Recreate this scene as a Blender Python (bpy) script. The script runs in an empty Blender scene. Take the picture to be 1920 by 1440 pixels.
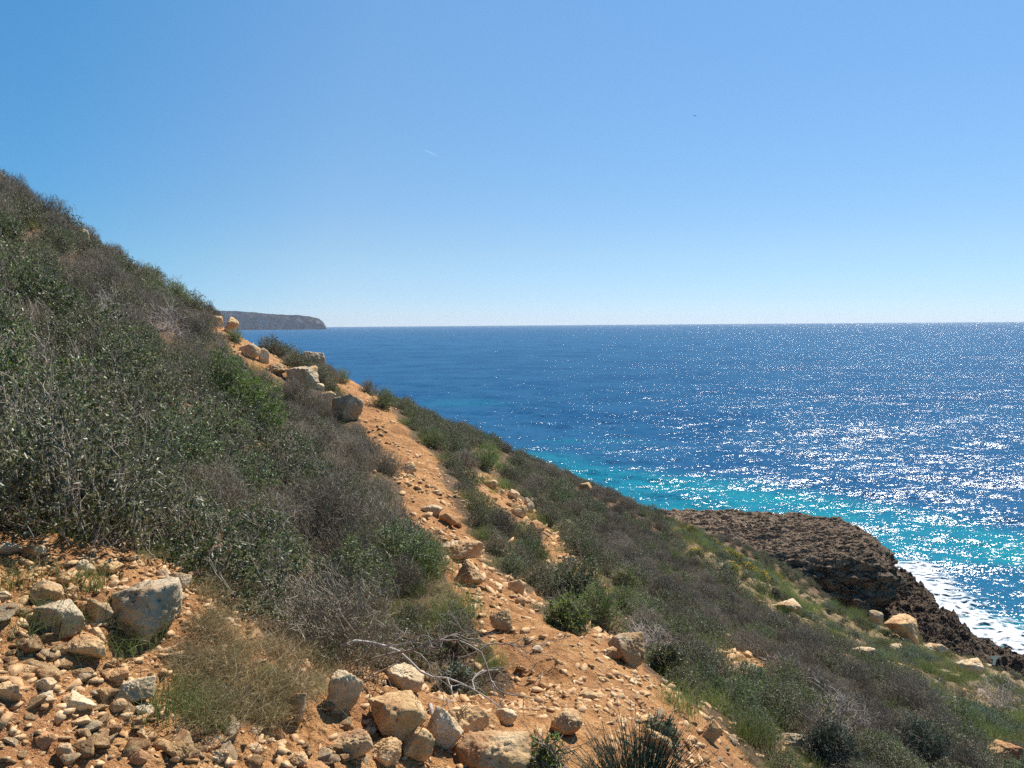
import bpy, math, random
import numpy as np
from mathutils import Vector, Euler, Matrix
random.seed(7); RNG = np.random.default_rng(7)
SC = bpy.context.scene; COL = SC.collection
R = math.radians
F = 1450.0; SEA = -22.0

# ------------------------------------------------------------------ camera
cam_d = bpy.data.cameras.new('camera'); cam = bpy.data.objects.new('camera', cam_d); COL.objects.link(cam)
cam_d.sensor_width = 36; cam_d.lens = F/1920*36; cam_d.clip_start = 0.05; cam_d.clip_end = 60000
PITCH = math.atan(112/F); ROLL = R(0.44)
cam.matrix_world = Matrix.Rotation(R(90)-PITCH, 4, 'X') @ Matrix.Rotation(-ROLL, 4, 'Z')
SC.camera = cam
CM = np.array(cam.matrix_world.to_3x3())

def ray(px, py):
    d = np.stack([(np.asarray(px, float)-960)/F, (720-np.asarray(py, float))/F, -np.ones_like(np.asarray(px, float))], -1)
    return d @ CM.T
def at(px, py, Y):                      # point on the pixel's ray at forward distance Y
    d = ray(px, py); return d*(Y/d[..., 1])[..., None]
def proj(P):                            # world -> pixel of the 1920x1440 frame
    c = np.asarray(P) @ CM
    z = np.where(c[..., 2] < -0.05, -c[..., 2], 0.05)
    px = 960+F*c[..., 0]/z; py = 720-F*c[..., 1]/z
    px = np.where(c[..., 2] < -0.05, px, -9999)
    return px, py

# ------------------------------------------------------------------ noise
_pr = np.random.default_rng(3)
_perm = np.concatenate([_pr.permutation(256)]*3).astype(np.int32); _g = _pr.normal(size=(256, 3)); _g /= np.linalg.norm(_g, axis=1)[:, None]
_g4 = _g.astype(np.float32)
def _pn(p):
    i = np.floor(p); f = (p-i).astype(np.float32); i = i.astype(np.int32) & 255
    u = f*f*f*(f*(f*6-15)+10); x0, y0, z0 = i[:, 0], i[:, 1], i[:, 2]; fx, fy, fz = f[:, 0], f[:, 1], f[:, 2]
    ux, uy, uz = u[:, 0], u[:, 1], u[:, 2]; pr = []
    for dx in (0, 1):
        a = _perm[x0+dx]
        for dy in (0, 1):
            b_ = _perm[a+((y0+dy) & 255)]
            for dz in (0, 1):
                g = _g4[_perm[b_+((z0+dz) & 255)]]
                pr.append(g[:, 0]*(fx-dx)+g[:, 1]*(fy-dy)+g[:, 2]*(fz-dz))
    l = lambda a, b, t: a+(b-a)*t
    y0_ = l(l(pr[0], pr[1], uz), l(pr[2], pr[3], uz), uy); y1_ = l(l(pr[4], pr[5], uz), l(pr[6], pr[7], uz), uy)
    return l(y0_, y1_, ux)*1.5
def pn(p):
    p = np.asarray(p, float); sh = p.shape[:-1]; p = p.reshape(-1, 3); out = np.empty(len(p), np.float32)
    for s in range(0, len(p), 16384): out[s:s+16384] = _pn(p[s:s+16384])
    return out.reshape(sh).astype(float)
def fbm(p, o=4, r=.5, ridged=False):
    p = np.asarray(p, float); s = 0; a = 1; n = 0
    for k in range(o):
        v = pn(p*(2.03**k)+17.3*k); s = s+a*((1-2*abs(v)) if ridged else v); n += a; a *= r
    return s/n
def sm(a, b, x):
    t = np.clip((x-a)/(b-a), 0, 1); return t*t*(3-2*t)
def xyz(x, y, z=0.0):
    x = np.asarray(x, float); return np.stack([x, np.asarray(y, float)+0*x, z+0*x], -1)
def inpoly(px, py, poly):
    px = np.asarray(px); py = np.asarray(py); ins = np.zeros(px.shape, bool); n = len(poly)
    for k in range(n):
        x1, y1 = poly[k]; x2, y2 = poly[(k+1) % n]
        if y1 == y2: continue
        c = ((y1 > py) != (y2 > py)) & (px < (x2-x1)*(py-y1)/(y2-y1)+x1); ins ^= c
    return ins

# ------------------------------------------------------------------ materials
def mat(name):
    m = bpy.data.materials.new(name); m.use_nodes = True; nt = m.node_tree; nt.nodes.clear(); return m, nt
class NB:
    def __init__(s, name):
        s.m, s.t = mat(name); s.out = s.n('ShaderNodeOutputMaterial')
    def n(s, typ, **kw):
        nd = s.t.nodes.new(typ)
        for k, v in kw.items():
            if k.startswith('i_'):
                key = k[2:]; key = int(key) if key.isdigit() else key.replace('_', ' ')
                if isinstance(v, bpy.types.NodeSocket): s.t.links.new(v, nd.inputs[key])
                else: nd.inputs[key].default_value = v
            else: setattr(nd, k, v)
        return nd
    def l(s, a, b): s.t.links.new(a, b)
    def coord(s, kind='Object'): return s.n('ShaderNodeTexCoord').outputs[kind]
    def pos(s): return s.n('ShaderNodeNewGeometry').outputs['Position']
    def noise(s, vec, scale, detail=4, rough=.55, dist=0, kind=None):
        nd = s.n('ShaderNodeTexNoise'); s.l(vec, nd.inputs['Vector'])
        nd.inputs['Scale'].default_value = scale; nd.inputs['Detail'].default_value = detail
        nd.inputs['Roughness'].default_value = rough; nd.inputs['Distortion'].default_value = dist
        return nd.outputs['Fac']
    def ramp(s, fac, stops, interp='LINEAR'):
        nd = s.n('ShaderNodeValToRGB'); cr = nd.color_ramp; cr.interpolation = interp
        while len(cr.elements) < len(stops): cr.elements.new(.5)
        for e, (p, c) in zip(cr.elements, stops):
            e.position = p; e.color = (c, c, c, 1) if not hasattr(c, '__len__') else (*c[:3], 1)
        s.l(fac, nd.inputs[0]); return nd.outputs['Color']
    def mix(s, fac, a, b, mode='MIX'):
        nd = s.n('ShaderNodeMix', data_type='RGBA', blend_type=mode)
        for sock, v in ((nd.inputs[0], fac), (nd.inputs[6], a), (nd.inputs[7], b)):
            if isinstance(v, bpy.types.NodeSocket): s.l(v, sock)
            elif hasattr(v, '__len__'): sock.default_value = (*v[:3], 1)
            else: sock.default_value = v
        return nd.outputs[2]
    def math(s, op, a, b=0.0, clamp=False):
        nd = s.n('ShaderNodeMath', operation=op); nd.use_clamp = clamp
        for k, v in enumerate((a, b)):
            if isinstance(v, bpy.types.NodeSocket): s.l(v, nd.inputs[k])
            else: nd.inputs[k].default_value = v
        return nd.outputs[0]
    def attr(s, name): return s.n('ShaderNodeAttribute', attribute_name=name).outputs['Fac']
    def rand(s): return s.n('ShaderNodeObjectInfo').outputs['Random']
    def bump(s, h, strength=.5, dist=.02, normal=None):
        nd = s.n('ShaderNodeBump'); s.l(h, nd.inputs['Height']); nd.inputs['Strength'].default_value = strength
        nd.inputs['Distance'].default_value = dist
        if normal is not None: s.l(normal, nd.inputs['Normal'])
        return nd.outputs[0]
    def bsdf(s, col, rough=.9, spec=.3, normal=None, **kw):
        p = s.n('ShaderNodeBsdfPrincipled')
        for key, v in (('Base Color', col), ('Roughness', rough), ('Specular IOR Level', spec)):
            if isinstance(v, bpy.types.NodeSocket): s.l(v, p.inputs[key])
            elif hasattr(v, '__len__'): p.inputs[key].default_value = (*v[:3], 1)
            else: p.inputs[key].default_value = v
        for k, v in kw.items():
            k = k.replace('_', ' ')
            if isinstance(v, bpy.types.NodeSocket): s.l(v, p.inputs[k])
            else: p.inputs[k].default_value = v
        if normal is not None: s.l(normal, p.inputs['Normal'])
        s.l(p.outputs[0], s.out.inputs[0]); return p

# ------------------------------------------------------------------ mesh helpers
def mesh_np(name, V, Fc, material=None, smooth=True, attrs=None):
    """V (n,3); Fc (m,3) or (m,4) int array"""
    me = bpy.data.meshes.new(name); V = np.asarray(V, np.float32); Fc = np.asarray(Fc, np.int32)
    k = Fc.shape[1]; me.vertices.add(len(V)); me.vertices.foreach_set('co', V.ravel())
    me.loops.add(Fc.size); me.loops.foreach_set('vertex_index', Fc.ravel())
    me.polygons.add(len(Fc)); me.polygons.foreach_set('loop_start', np.arange(0, Fc.size, k, dtype=np.int32))
    me.update(calc_edges=True)
    if smooth: me.polygons.foreach_set('use_smooth', np.ones(len(Fc), bool))
    for a, v in (attrs or {}).items():
        at_ = me.attributes.new(a, 'FLOAT', 'POINT'); at_.data.foreach_set('value', np.asarray(v, np.float32))
    if material: me.materials.append(material)
    me.validate(); return me
def link(name, me, parent=None, loc=None):
    o = bpy.data.objects.new(name, me); COL.objects.link(o)
    if parent: o.parent = parent
    if loc is not None: o.location = loc
    return o
def tag(o, label=None, cat=None, group=None, kind=None):
    if label: o['label'] = label
    if cat: o['category'] = cat
    if group: o['group'] = group
    if kind: o['kind'] = kind
    return o
def grid_faces(nr, nc):
    i = np.arange((nr-1)*(nc-1)); r, c = i//(nc-1), i % (nc-1); a = r*nc+c
    return np.stack([a, a+1, a+nc+1, a+nc], 1)

# ------------------------------------------------------------------ sun, sky
SUN_AZ, SUN_EL = 34.0, 50.0            # azimuth measured from +Y (view direction) towards +X
w = bpy.data.worlds.new('World'); SC.world = w; w.use_nodes = True
nt = w.node_tree; bg = nt.nodes['Background']
sky = nt.nodes.new('ShaderNodeTexSky'); sky.sky_type = 'NISHITA'; sky.sun_disc = False
sky.sun_elevation = R(SUN_EL); sky.sun_rotation = R(SUN_AZ); sky.altitude = 0; sky.air_density = 0.6; sky.dust_density = 0.0; sky.ozone_density = 3.0
def _mul(a, b):
    m_ = nt.nodes.new('ShaderNodeMix'); m_.data_type = 'RGBA'; m_.blend_type = 'MULTIPLY'; m_.inputs[0].default_value = 1
    nt.links.new(a, m_.inputs[6]); nt.links.new(b, m_.inputs[7]); return m_.outputs[2]
def _ramp(fac, stops):
    r_ = nt.nodes.new('ShaderNodeValToRGB'); cr = r_.color_ramp
    while len(cr.elements) < len(stops): cr.elements.new(.5)
    for e, (p, c) in zip(cr.elements, stops): e.position = p; e.color = (*c, 1)
    nt.links.new(fac, r_.inputs[0]); return r_.outputs[0]
tc = nt.nodes.new('ShaderNodeTexCoord'); sx = nt.nodes.new('ShaderNodeSeparateXYZ'); nt.links.new(tc.outputs['Generated'], sx.inputs[0])
dt = nt.nodes.new('ShaderNodeVectorMath'); dt.operation = 'DOT_PRODUCT'; nt.links.new(tc.outputs['Generated'], dt.inputs[0])
dt.inputs[1].default_value = (math.sin(R(SUN_AZ)), math.cos(R(SUN_AZ)), 0)
el = _ramp(sx.outputs[2], [(0, (.57, .55, .66)), (.03, (.62, .60, .66)), (.085, (.76, .72, .68)), (.2, (.86, .91, .87)), (.37, (1.0, 1.15, 1.10)), (1, (1.0, 1.15, 1.15))])
az = _ramp(dt.outputs['Value'], [(0, (.35, .85, 1.0)), (.42, (.50, .89, 1.0)), (.68, (.90, 1.0, .99)), (1, (.84, .95, .96))])
nt.links.new(_mul(_mul(sky.outputs[0], el), az), bg.inputs[0]); bg.inputs[1].default_value = 0.111
sd = Vector((math.sin(R(SUN_AZ))*math.cos(R(SUN_EL)), math.cos(R(SUN_AZ))*math.cos(R(SUN_EL)), math.sin(R(SUN_EL))))
sl = bpy.data.lights.new('sun', 'SUN'); sl.energy = 5.0; sl.angle = R(0.53); sl.color = (1, .95, .88)
so = bpy.data.objects.new('sun', sl); COL.objects.link(so); so.rotation_euler = (-sd).to_track_quat('-Z', 'Y').to_euler()
SC.view_settings.view_transform = 'Standard'; SC.view_settings.look = 'None'
SC.view_settings.exposure = 0.56; SC.view_settings.gamma = 1; SC.view_settings.use_curve_mapping = False
cy = SC.cycles; cy.max_bounces = 5; cy.diffuse_bounces = 3; cy.glossy_bounces = 2; cy.transparent_max_bounces = 8; cy.volume_bounces = 0
cy.sample_clamp_indirect = 4; cy.caustics_reflective = False; cy.caustics_refractive = False
cy.use_adaptive_sampling = False; cy.sample_clamp_direct = 14; cy.use_denoising = False
# ------------------------------------------------------------------ hillside: a smooth surface through measured points
CP = []
def cps(*rows, dz=0):
    for px, py, Y in rows:
        p = at(px, py, Y); CP.append((p[0], p[1], p[2]-dz))
# trail, near to far
cps((1150,1440,3.0),(1150,1300,4.0),(1050,1200,5.0),(940,1100,6.7),(860,1040,8.2),(815,955,10.6),(790,870,13.2),(740,800,16.5),(690,750,20),(650,710,24))
# left slope (ground under the scrub)
cps((0,1440,1.85),(300,1440,2.1),(600,1440,2.4),(850,1440,2.75),(0,1030,2.75),(300,1080,3.0),(600,1260,3.0))
cps((0,760,4.6),(300,900,4.6),(600,1080,4.9),(850,1240,4.3),
    (0,560,7.5),(300,700,8),(500,820,8.5),(700,960,8.6),(0,372,14),(200,470,17),(400,590,22),(500,650,22),(585,690,23.5),(300,560,15),(560,760,16.5),(640,820,14.5), dz=.3)
# right slope
cps((1180,1210,5.0),(1400,1290,6.3),(1380,1440,3.9),(1600,1440,5.3),(1920,1440,8),(1700,1340,8.6),(1000,1110,7.9),(1300,1210,7.6),(1150,1110,9.2),(1000,960,13.8),(900,880,16),(1200,1060,15),(1100,990,17),
    (1500,1210,11.5),(1920,1370,12),(1700,1270,15),(1920,1310,18),(820,790,22),(1350,1050,24),(1500,1150,21),(1300,1040,22),(1600,1170,25),(1700,1195,28),(1860,1250,29), dz=.2)
# crest line
cps((740,745,24),(870,800,27),(1000,862,31),(1100,915,34),(1190,960,39), dz=.35)
cps((1260,975,46),(1350,1010,43),(1450,1060,38),(1550,1110,34.5), dz=.95)
# behind the crest and out of frame
CP += [(-22,27,6.5),(-24,40,4),(-30,14,17),(-14,34,-1.2),(-12,45,-9),(-7,38,-8),(-3,45,-14),(3,50,-15),(8,58,-18.5),(-6,58,-22),(-20,60,-14),(14,60,-19),
       (0,0,-1.65),(-1.5,0,-.85),(-6,1,1.8),(-12,2,6),(-9,7,3.1),(-18,10,9.5),(3,0,-3.3),(8,1,-6.2),(16,3,-11.5),(24,8,-17),(26,18,-18.5),(0,-6,-1.7),(-8,-6,3),(8,-6,-6.5),(20,-8,-16),(-20,-8,11),
       (22,36,-19),(19,40,-17.5),(28,28,-21),(34,12,-26),(38,25,-27),(30,45,-26),(24,52,-24),(14,48,-14),(17,44,-15)]
CP = np.array(CP, float)
def _k(r2): return np.where(r2 > 0, .5*r2*np.log(np.maximum(r2, 1e-12)), 0)
def fit(P, z, lam):
    n = len(P); r2 = ((P[:, None]-P[None])**2).sum(-1)
    A = np.zeros((n+3, n+3)); A[:n, :n] = _k(r2)+lam*np.eye(n); A[:n, n] = 1; A[:n, n+1:] = P; A[n, :n] = 1; A[n+1:, :n] = P.T
    return np.linalg.solve(A, np.concatenate([z, [0, 0, 0]]))
WC = fit(CP[:, :2], CP[:, 2], .02+.004*np.hypot(CP[:, 0], CP[:, 1]))
def base_h(x, y):
    x = np.asarray(x, float); sh = x.shape; P = np.stack([x.ravel(), np.asarray(y, float).ravel()], 1); out = np.zeros(len(P))
    for s in range(0, len(P), 60000):
        Q = P[s:s+60000]; r2 = ((Q[:, None]-CP[None, :, :2])**2).sum(-1)
        out[s:s+60000] = _k(r2)@WC[:-3]+WC[-3]+Q@WC[-2:]
    return out.reshape(sh)

PATH = [(622,704),(660,765),(676,790),(700,840),(745,885),(758,930),(750,985),(790,1030),(835,1075),(860,1130),(895,1180),(930,1230),(950,1290),(930,1340),(925,1400),(925,1500),
        (1460,1500),(1400,1420),(1340,1350),(1240,1290),(1190,1235),(1130,1185),(1090,1172),(1040,1160),(1005,1115),(955,1085),(905,1065),(893,1015),(866,985),(848,935),(828,895),(815,855),(778,825),(752,795),(732,765),(702,742),(688,718),(660,703)]
SCREE = [(-300,1005),(0,1005),(150,1030),(300,1055),(390,1075),(440,1130),(480,1200),(560,1245),(700,1262),(850,1290),(960,1330),(960,1600),(-300,1600)]
STRIP = [(870,880),(925,892),(1000,955),(1060,1020),(1100,1060),(1140,1105),(1165,1140),(1120,1130),(1075,1090),(1010,1025),(940,975),(885,930)]
OUTC = [(385,590),(440,585),(470,640),(520,670),(560,700),(500,712),(450,680),(410,640)]
HERB = [(1225,960),(1330,1005),(1500,1105),(1660,1165),(1860,1240),(2000,1300),(2100,1500),(1900,1440),(1840,1400),(1740,1330),(1620,1240),(1480,1175),(1370,1090),(1270,1020)]
SCAR2 = [(1290,1225),(1360,1215),(1440,1255),(1450,1290),(1400,1290),(1330,1255)]
def zones(x, y, z):
    px, py = proj(xyz(x, y, z)); fr = (px > -500) & (px < 2500)
    q = xyz(x, y)
    d = np.hypot(x, y)+.1
    jx = pn(q*2.3)*.10*F/d+pn(q*6)*.05*F/d; jy = pn(q*2.3+40)*.06*F/d+pn(q*6+9)*.03*F/d
    g = lambda P: (inpoly(px+jx, py+jy, P) & fr).astype(float)
    path = g(PATH); scree = g(SCREE); strip = g(STRIP); outc = g(OUTC); herb = g(HERB); scar = g(SCAR2)
    return px, py, path, scree, strip, outc, herb, scar
def height(x, y, detail=True, z0=None):
    z = base_h(x, y) if z0 is None else z0
    q = xyz(x, y); d = np.hypot(x, y)
    z = z+.10*fbm(q*.9, 3)*sm(1, 6, d)+.35*fbm(q*.22+7, 3)*sm(8, 25, d)
    return z
# terrain grid
ang = np.concatenate([np.linspace(-100, -42, 70)[:-1], np.linspace(-42, 42, 1150), np.linspace(42, 100, 70)[1:]])
rad = np.concatenate([np.linspace(.25, 1.4, 24)[:-1], np.geomspace(1.4, 72, 1050)])
AA, RR = np.meshgrid(np.radians(ang), rad); X = RR*np.sin(AA); Y = RR*np.cos(AA)
Z0 = height(X, Y)
px, py, zp, zs, zst, zo, zh, zc = zones(X, Y, Z0)
def blur(a, n=3):
    for _ in range(n):
        a = (a+np.roll(a, 1, 0)+np.roll(a, -1, 0)+np.roll(a, 1, 1)+np.roll(a, -1, 1))/5
    return a
bare = blur(np.clip(zp+zs+zst+zo*.9+zc, 0, 1), 6); pathm = blur(zp, 5)
Q = xyz(X, Y)
lump = fbm(Q*5.5, 4, .6); fine = fbm(Q*19, 3, .6); ridge = fbm(Q*1.7+3, 4, .55, True)
step = fbm(np.stack([X*.5, Y*2.2, 0*X], -1)+5, 3, .5, True)
Z = Z0+pathm*(.024*lump+.013*fine+.045*fbm(Q*2.1, 3)+.03*np.maximum(ridge-.3, 0)+.10*np.maximum(step-.3, 0)*sm(4, 8, RR)) \
    + (bare-pathm).clip(0)*(.035*lump+.022*fine+.05*ridge)-.035*pathm + (1-bare)*(.05*lump) \
    + zh*(.22*np.maximum(ridge-.35, 0)+.1*lump)*sm(8, 20, RR)
Zg = Z
# quick bilinear lookup of the built ground
_lr = np.log(rad)
def ground(x, y):
    x = np.atleast_1d(np.asarray(x, float)); y = np.atleast_1d(np.asarray(y, float))
    a = np.degrees(np.arctan2(x, y)); r = np.clip(np.hypot(x, y), rad[0], rad[-1]*.999)
    ci = np.clip(np.searchsorted(ang, a)-1, 0, len(ang)-2); ri = np.clip(np.searchsorted(rad, r)-1, 0, len(rad)-2)
    fa = np.clip((a-ang[ci])/(ang[ci+1]-ang[ci]), 0, 1); fr = (r-rad[ri])/(rad[ri+1]-rad[ri])
    return (Zg[ri, ci]*(1-fa)+Zg[ri, ci+1]*fa)*(1-fr)+(Zg[ri+1, ci]*(1-fa)+Zg[ri+1, ci+1]*fa)*fr
_T = np.geomspace(1.2, 68, 1500)
def hit(px, py):
    """where the pixel's ray meets the ground"""
    d = ray(px, py); d = d/d[1]; P = _T[:, None]*d
    g = ground(P[:, 0], P[:, 1]); under = np.nonzero(P[:, 2] < g)[0]
    if len(under) == 0: return hit(px, py+12) if py < 1700 else None
    return P[under[0]]

def ground_mat(name, is_path):
    b = NB(name); pos = b.pos()
    n1 = b.noise(pos, 1.3, 5, .6); n2 = b.noise(pos, 9, 5, .65); n3 = b.noise(pos, 60, 4, .7)
    ochre = b.ramp(n2, [(.25, (.33, .150, .053)), (.5, (.55, .280, .110)), (.75, (.68, .41, .19))])
    red = b.mix(b.ramp(n1, [(.42, 0.), (.62, .75)]), ochre, (.38, .175, .075))
    pale = b.mix(b.ramp(n3, [(.58, 0.), (.72, .5)]), red, (.74, .52, .29))
    if is_path: col = pale
    else:
        litter = b.ramp(b.noise(pos, 26, 5, .75), [(.3, (.05, .033, .02)), (.5, (.17, .105, .06)), (.72, (.38, .26, .16))])
        litter = b.mix(b.ramp(b.noise(pos, .6, 3), [(.45, 0.), (.65, .55)]), litter, (.17, .13, .065))
        col = b.mix(b.attr('bare'), litter, pale)
        rocky = b.ramp(b.noise(pos, 2.2, 6, .7), [(.35, (.19, .15, .065)), (.48, (.36, .27, .14)), (.6, (.54, .39, .24)), (.75, (.66, .52, .36))])
        col = b.mix(b.math('MULTIPLY', b.attr('herb'), .65), col, rocky)
    nrm = b.bump(n3, 1, .03); nrm = b.bump(b.noise(pos, 220, 3, .7), .7, .004, nrm); nrm = b.bump(n2, .8, .08, nrm)
    b.bsdf(col, .95, .15, nrm); return b.m
M_GROUND = ground_mat('scrubland_soil', False); M_PATH = ground_mat('trodden_ochre_earth', True)
nr, nc = X.shape; FA = grid_faces(nr, nc); V = np.stack([X.ravel(), Y.ravel(), Z.ravel()], 1)
pf = zp.ravel()[FA].mean(1) > .5
far = (RR.ravel()[FA].mean(1) < 30)
pf &= far
def sub(name, sel, material, attrs):
    f = FA[sel][:, ::-1]; u, inv = np.unique(f, return_inverse=True); inv = inv.reshape(f.shape)
    return link(name, mesh_np(name, V[u], inv, material, True, {k: a.ravel()[u] for k, a in attrs.items()}))
g_o = sub('ground', ~pf, M_GROUND, {'bare': bare, 'herb': blur(zh, 4)}); tag(g_o, kind='structure')
p_o = sub('path', pf, M_PATH, {}); tag(p_o, kind='structure')
# ------------------------------------------------------------------ sea
rows = np.concatenate([np.geomspace(14, 22, 12)[:-1], 22*F/np.linspace(22*F/22, 3.6, 1150)[:]])
rows = np.concatenate([rows, np.geomspace(rows[-1], 13000, 6)[1:]])
sang = np.concatenate([np.linspace(-95, -25, 60)[:-1], np.linspace(-25, 40, 1150), np.linspace(40, 95, 50)[1:]])
SA, SR = np.meshgrid(np.radians(sang), rows); SX = SR*np.sin(SA); SY = SR*np.cos(SA)
dr = np.gradient(rows)[:, None]+0*SX; dr = np.maximum(dr, SR*R(65/1150))
wr = np.random.default_rng(11); SZ = np.zeros_like(SX)
warp = 3*fbm(xyz(SX*.03, SY*.03), 3)
for k in range(46):
    lam = 1.1*1.13**k*.9 if k < 26 else 1.1*1.13**(k-22); 
    th = R(205+wr.normal()*26); amp = .0095*lam*np.exp(-lam/38)*(1 if lam < 14 else .6)
    kx, ky = math.sin(th)*2*math.pi/lam, math.cos(th)*2*math.pi/lam
    ph = SX*kx+SY*ky+wr.random()*6.28+warp*.4
    s = np.sin(ph); s = s+.25*np.sin(2*ph+.6)
    SZ += amp*s*sm(2.2, 5, lam/dr)
SZ = SZ*(.7+.6*fbm(xyz(SX*.02, SY*.02, 4.), 2))
sV = np.stack([SX.ravel(), SY.ravel(), (SEA+SZ).ravel()], 1)
# shore line in world space (foam and shallows follow it)
def sea_at(px, py): d = ray(px, py); return d[:2]*(SEA/d[2])
SHORE = np.array([sea_at(*p) for p in [(1560,1010),(1660,1040),(1700,1085),(1745,1140),(1790,1175),(1860,1205),(1940,1235),(2100,1290),(2500,1400)]])
def dline(x, y, L):
    best = np.full(np.shape(x), 1e9); side = np.zeros(np.shape(x))
    for a, b in zip(L[:-1], L[1:]):
        ab = b-a; t = np.clip(((x-a[0])*ab[0]+(y-a[1])*ab[1])/(ab@ab), 0, 1)
        dx = x-(a[0]+t*ab[0]); dy = y-(a[1]+t*ab[1]); d = np.hypot(dx, dy); m = d < best
        best = np.where(m, d, best); side = np.where(m, np.sign(ab[0]*dy-ab[1]*dx), side)
    return best, side
spx, spy = proj(sV.reshape(SX.shape+(3,)))
wob = 3.5*fbm(xyz(SX*.045, SY*.045), 3)
# seabed: pale sand close in, weed beds further out
bA, bB = sea_at(1130, 868), sea_at(1920, 985); nb = np.array([-(bB-bA)[1], (bB-bA)[0]]); nb /= np.linalg.norm(nb)
dd = (SX-bA[0])*nb[0]+(SY-bA[1])*nb[1]+wob*1.6
if nb[1] < 0: dd = -dd
shal = 1-sm(-7, 5, dd)
patch = fbm(xyz(SX*.018, SY*.030, 2.), 4, .6)
shal = np.maximum(shal, sm(.10, .30, patch)*(1-sm(150, 260, SR))*.85*sm(-10, 10, dd)*(1-sm(5, 30, SX)))
dsh, side = dline(SX, SY, SHORE)
c1 = sea_at(1905, 1105); dk = np.exp(-(((SX-c1[0])/11)**2+((SY-c1[1])/7)**2)); shal = shal*(1-.75*sm(.25, .7, dk+.25*patch))
deep = sm(90, 900, SR)
b = NB('sea_water'); pos = b.pos()
colr = b.mix(b.attr('deep'), (.016, .090, .190), (.022, .112, .225))
weed = b.ramp(b.noise(pos, .035, 5, .6), [(.45, 0.), (.6, .5)])
colr = b.mix(weed, colr, (.006, .058, .155))
turq = b.mix(b.ramp(b.noise(pos, .12, 5, .65), [(.4, 0.), (.62, .8)]), (.006, .185, .235), (.008, .13, .22))
colr = b.mix(b.attr('shallow'), colr, turq)
def slopes(scale, sx, sy, rot, amp, detail, rough=.7):
    m_ = b.n('ShaderNodeMapping'); b.l(pos, m_.inputs[0]); m_.inputs['Rotation'].default_value = (0, 0, R(rot)); m_.inputs['Scale'].default_value = (sx, sy, 1)
    t_ = b.n('ShaderNodeTexNoise'); b.l(m_.outputs[0], t_.inputs['Vector']); t_.inputs['Scale'].default_value = scale; t_.inputs['Detail'].default_value = detail; t_.inputs['Roughness'].default_value = rough
    a_ = b.n('ShaderNodeVectorMath', operation='SUBTRACT'); b.l(t_.outputs['Color'], a_.inputs[0]); a_.inputs[1].default_value = (.5, .5, .5)
    q_ = b.n('ShaderNodeVectorMath', operation='MULTIPLY'); b.l(a_.outputs[0], q_.inputs[0]); q_.inputs[1].default_value = (amp, amp*1.15, 0); return q_.outputs[0]
nrm = b.n('ShaderNodeNewGeometry').outputs['Normal']
for a_ in (slopes(.03, .5, 1.1, -15, .30, 3), slopes(.22, .5, 1.2, -22, .80, 3), slopes(1.6, .55, 1.2, -10, 1.7, 3), slopes(6, .6, 1.15, 10, 1.6, 3)):
    v_ = b.n('ShaderNodeVectorMath', operation='ADD'); b.l(nrm, v_.inputs[0]); b.l(a_, v_.inputs[1]); nrm = v_.outputs[0]
v_ = b.n('ShaderNodeVectorMath', operation='NORMALIZE'); b.l(nrm, v_.inputs[0]); nrm = v_.outputs[0]
df = b.n('ShaderNodeBsdfDiffuse'); b.l(colr, df.inputs[0]); b.l(nrm, df.inputs['Normal']); gl = b.n('ShaderNodeBsdfGlossy'); gl.inputs['Roughness'].default_value = .13; b.l(nrm, gl.inputs['Normal'])
mx = b.n('ShaderNodeMixShader'); mx.inputs[0].default_value = .10; b.l(df.outputs[0], mx.inputs[1]); b.l(gl.outputs[0], mx.inputs[2]); b.l(mx.outputs[0], b.out.inputs[0])
M_SEA = b.m
sea = link('water', mesh_np('water', sV, grid_faces(*SX.shape)[:, ::-1], M_SEA, True, {'deep': deep.ravel(), 'shallow': shal.ravel()}))
tag(sea, kind='structure')
# foam
keep = (side < 0) if True else None
fm = 1-sm(0, 1, dsh/(8.5+3.5*fbm(xyz(SX*.09, SY*.09, 1.), 3)+3.0*sm(38, 60, 100-SY)))
fm = np.clip(fm*1.25, 0, 1)*((side > 0) | (dsh < 2.5)); fm = fm*sm(0, 4, 72-SY+wob)
FF = grid_faces(*SX.shape)[:, ::-1]; fsel = fm.ravel()[FF].max(1) > .04
u, inv = np.unique(FF[fsel], return_inverse=True); inv = inv.reshape(-1, 4)
b = NB('white_foam'); pos = b.pos()
mpf = b.n('ShaderNodeMapping'); b.l(pos, mpf.inputs[0]); mpf.inputs['Rotation'].default_value = (0, 0, R(40)); mpf.inputs['Scale'].default_value = (.6, 1.2, 1)
v = b.n('ShaderNodeTexVoronoi', feature='DISTANCE_TO_EDGE'); v.inputs['Scale'].default_value = .9
wv = b.n('ShaderNodeVectorMath', operation='ADD'); nz = b.n('ShaderNodeTexNoise'); b.l(pos, nz.inputs['Vector']); nz.inputs['Scale'].default_value = .7; nz.inputs['Detail'].default_value = 5
sc_ = b.n('ShaderNodeVectorMath', operation='SCALE'); b.l(nz.outputs['Color'], sc_.inputs[0]); sc_.inputs[3].default_value = 2.4
b.l(mpf.outputs[0], wv.inputs[0]); b.l(sc_.outputs[0], wv.inputs[1]); b.l(wv.outputs[0], v.inputs['Vector'])
lace = b.math('SUBTRACT', 1.0, b.math('MULTIPLY', v.outputs['Distance'], 2.6), True)
lace = b.math('ADD', b.math('MULTIPLY', lace, .55), b.math('MULTIPLY', b.noise(pos, 1.6, 6, .7), .75))
a_ = b.math('ADD', b.math('MULTIPLY', b.attr('foam'), .86), b.math('SUBTRACT', lace, 1.33))
a_ = b.math('MULTIPLY', a_, 3.6, True)
pr = b.bsdf((.66, .70, .73), .8, .2, b.bump(b.noise(pos, 3, 5, .7), .8, .15)); b.l(a_, pr.inputs['Alpha'])
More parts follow.
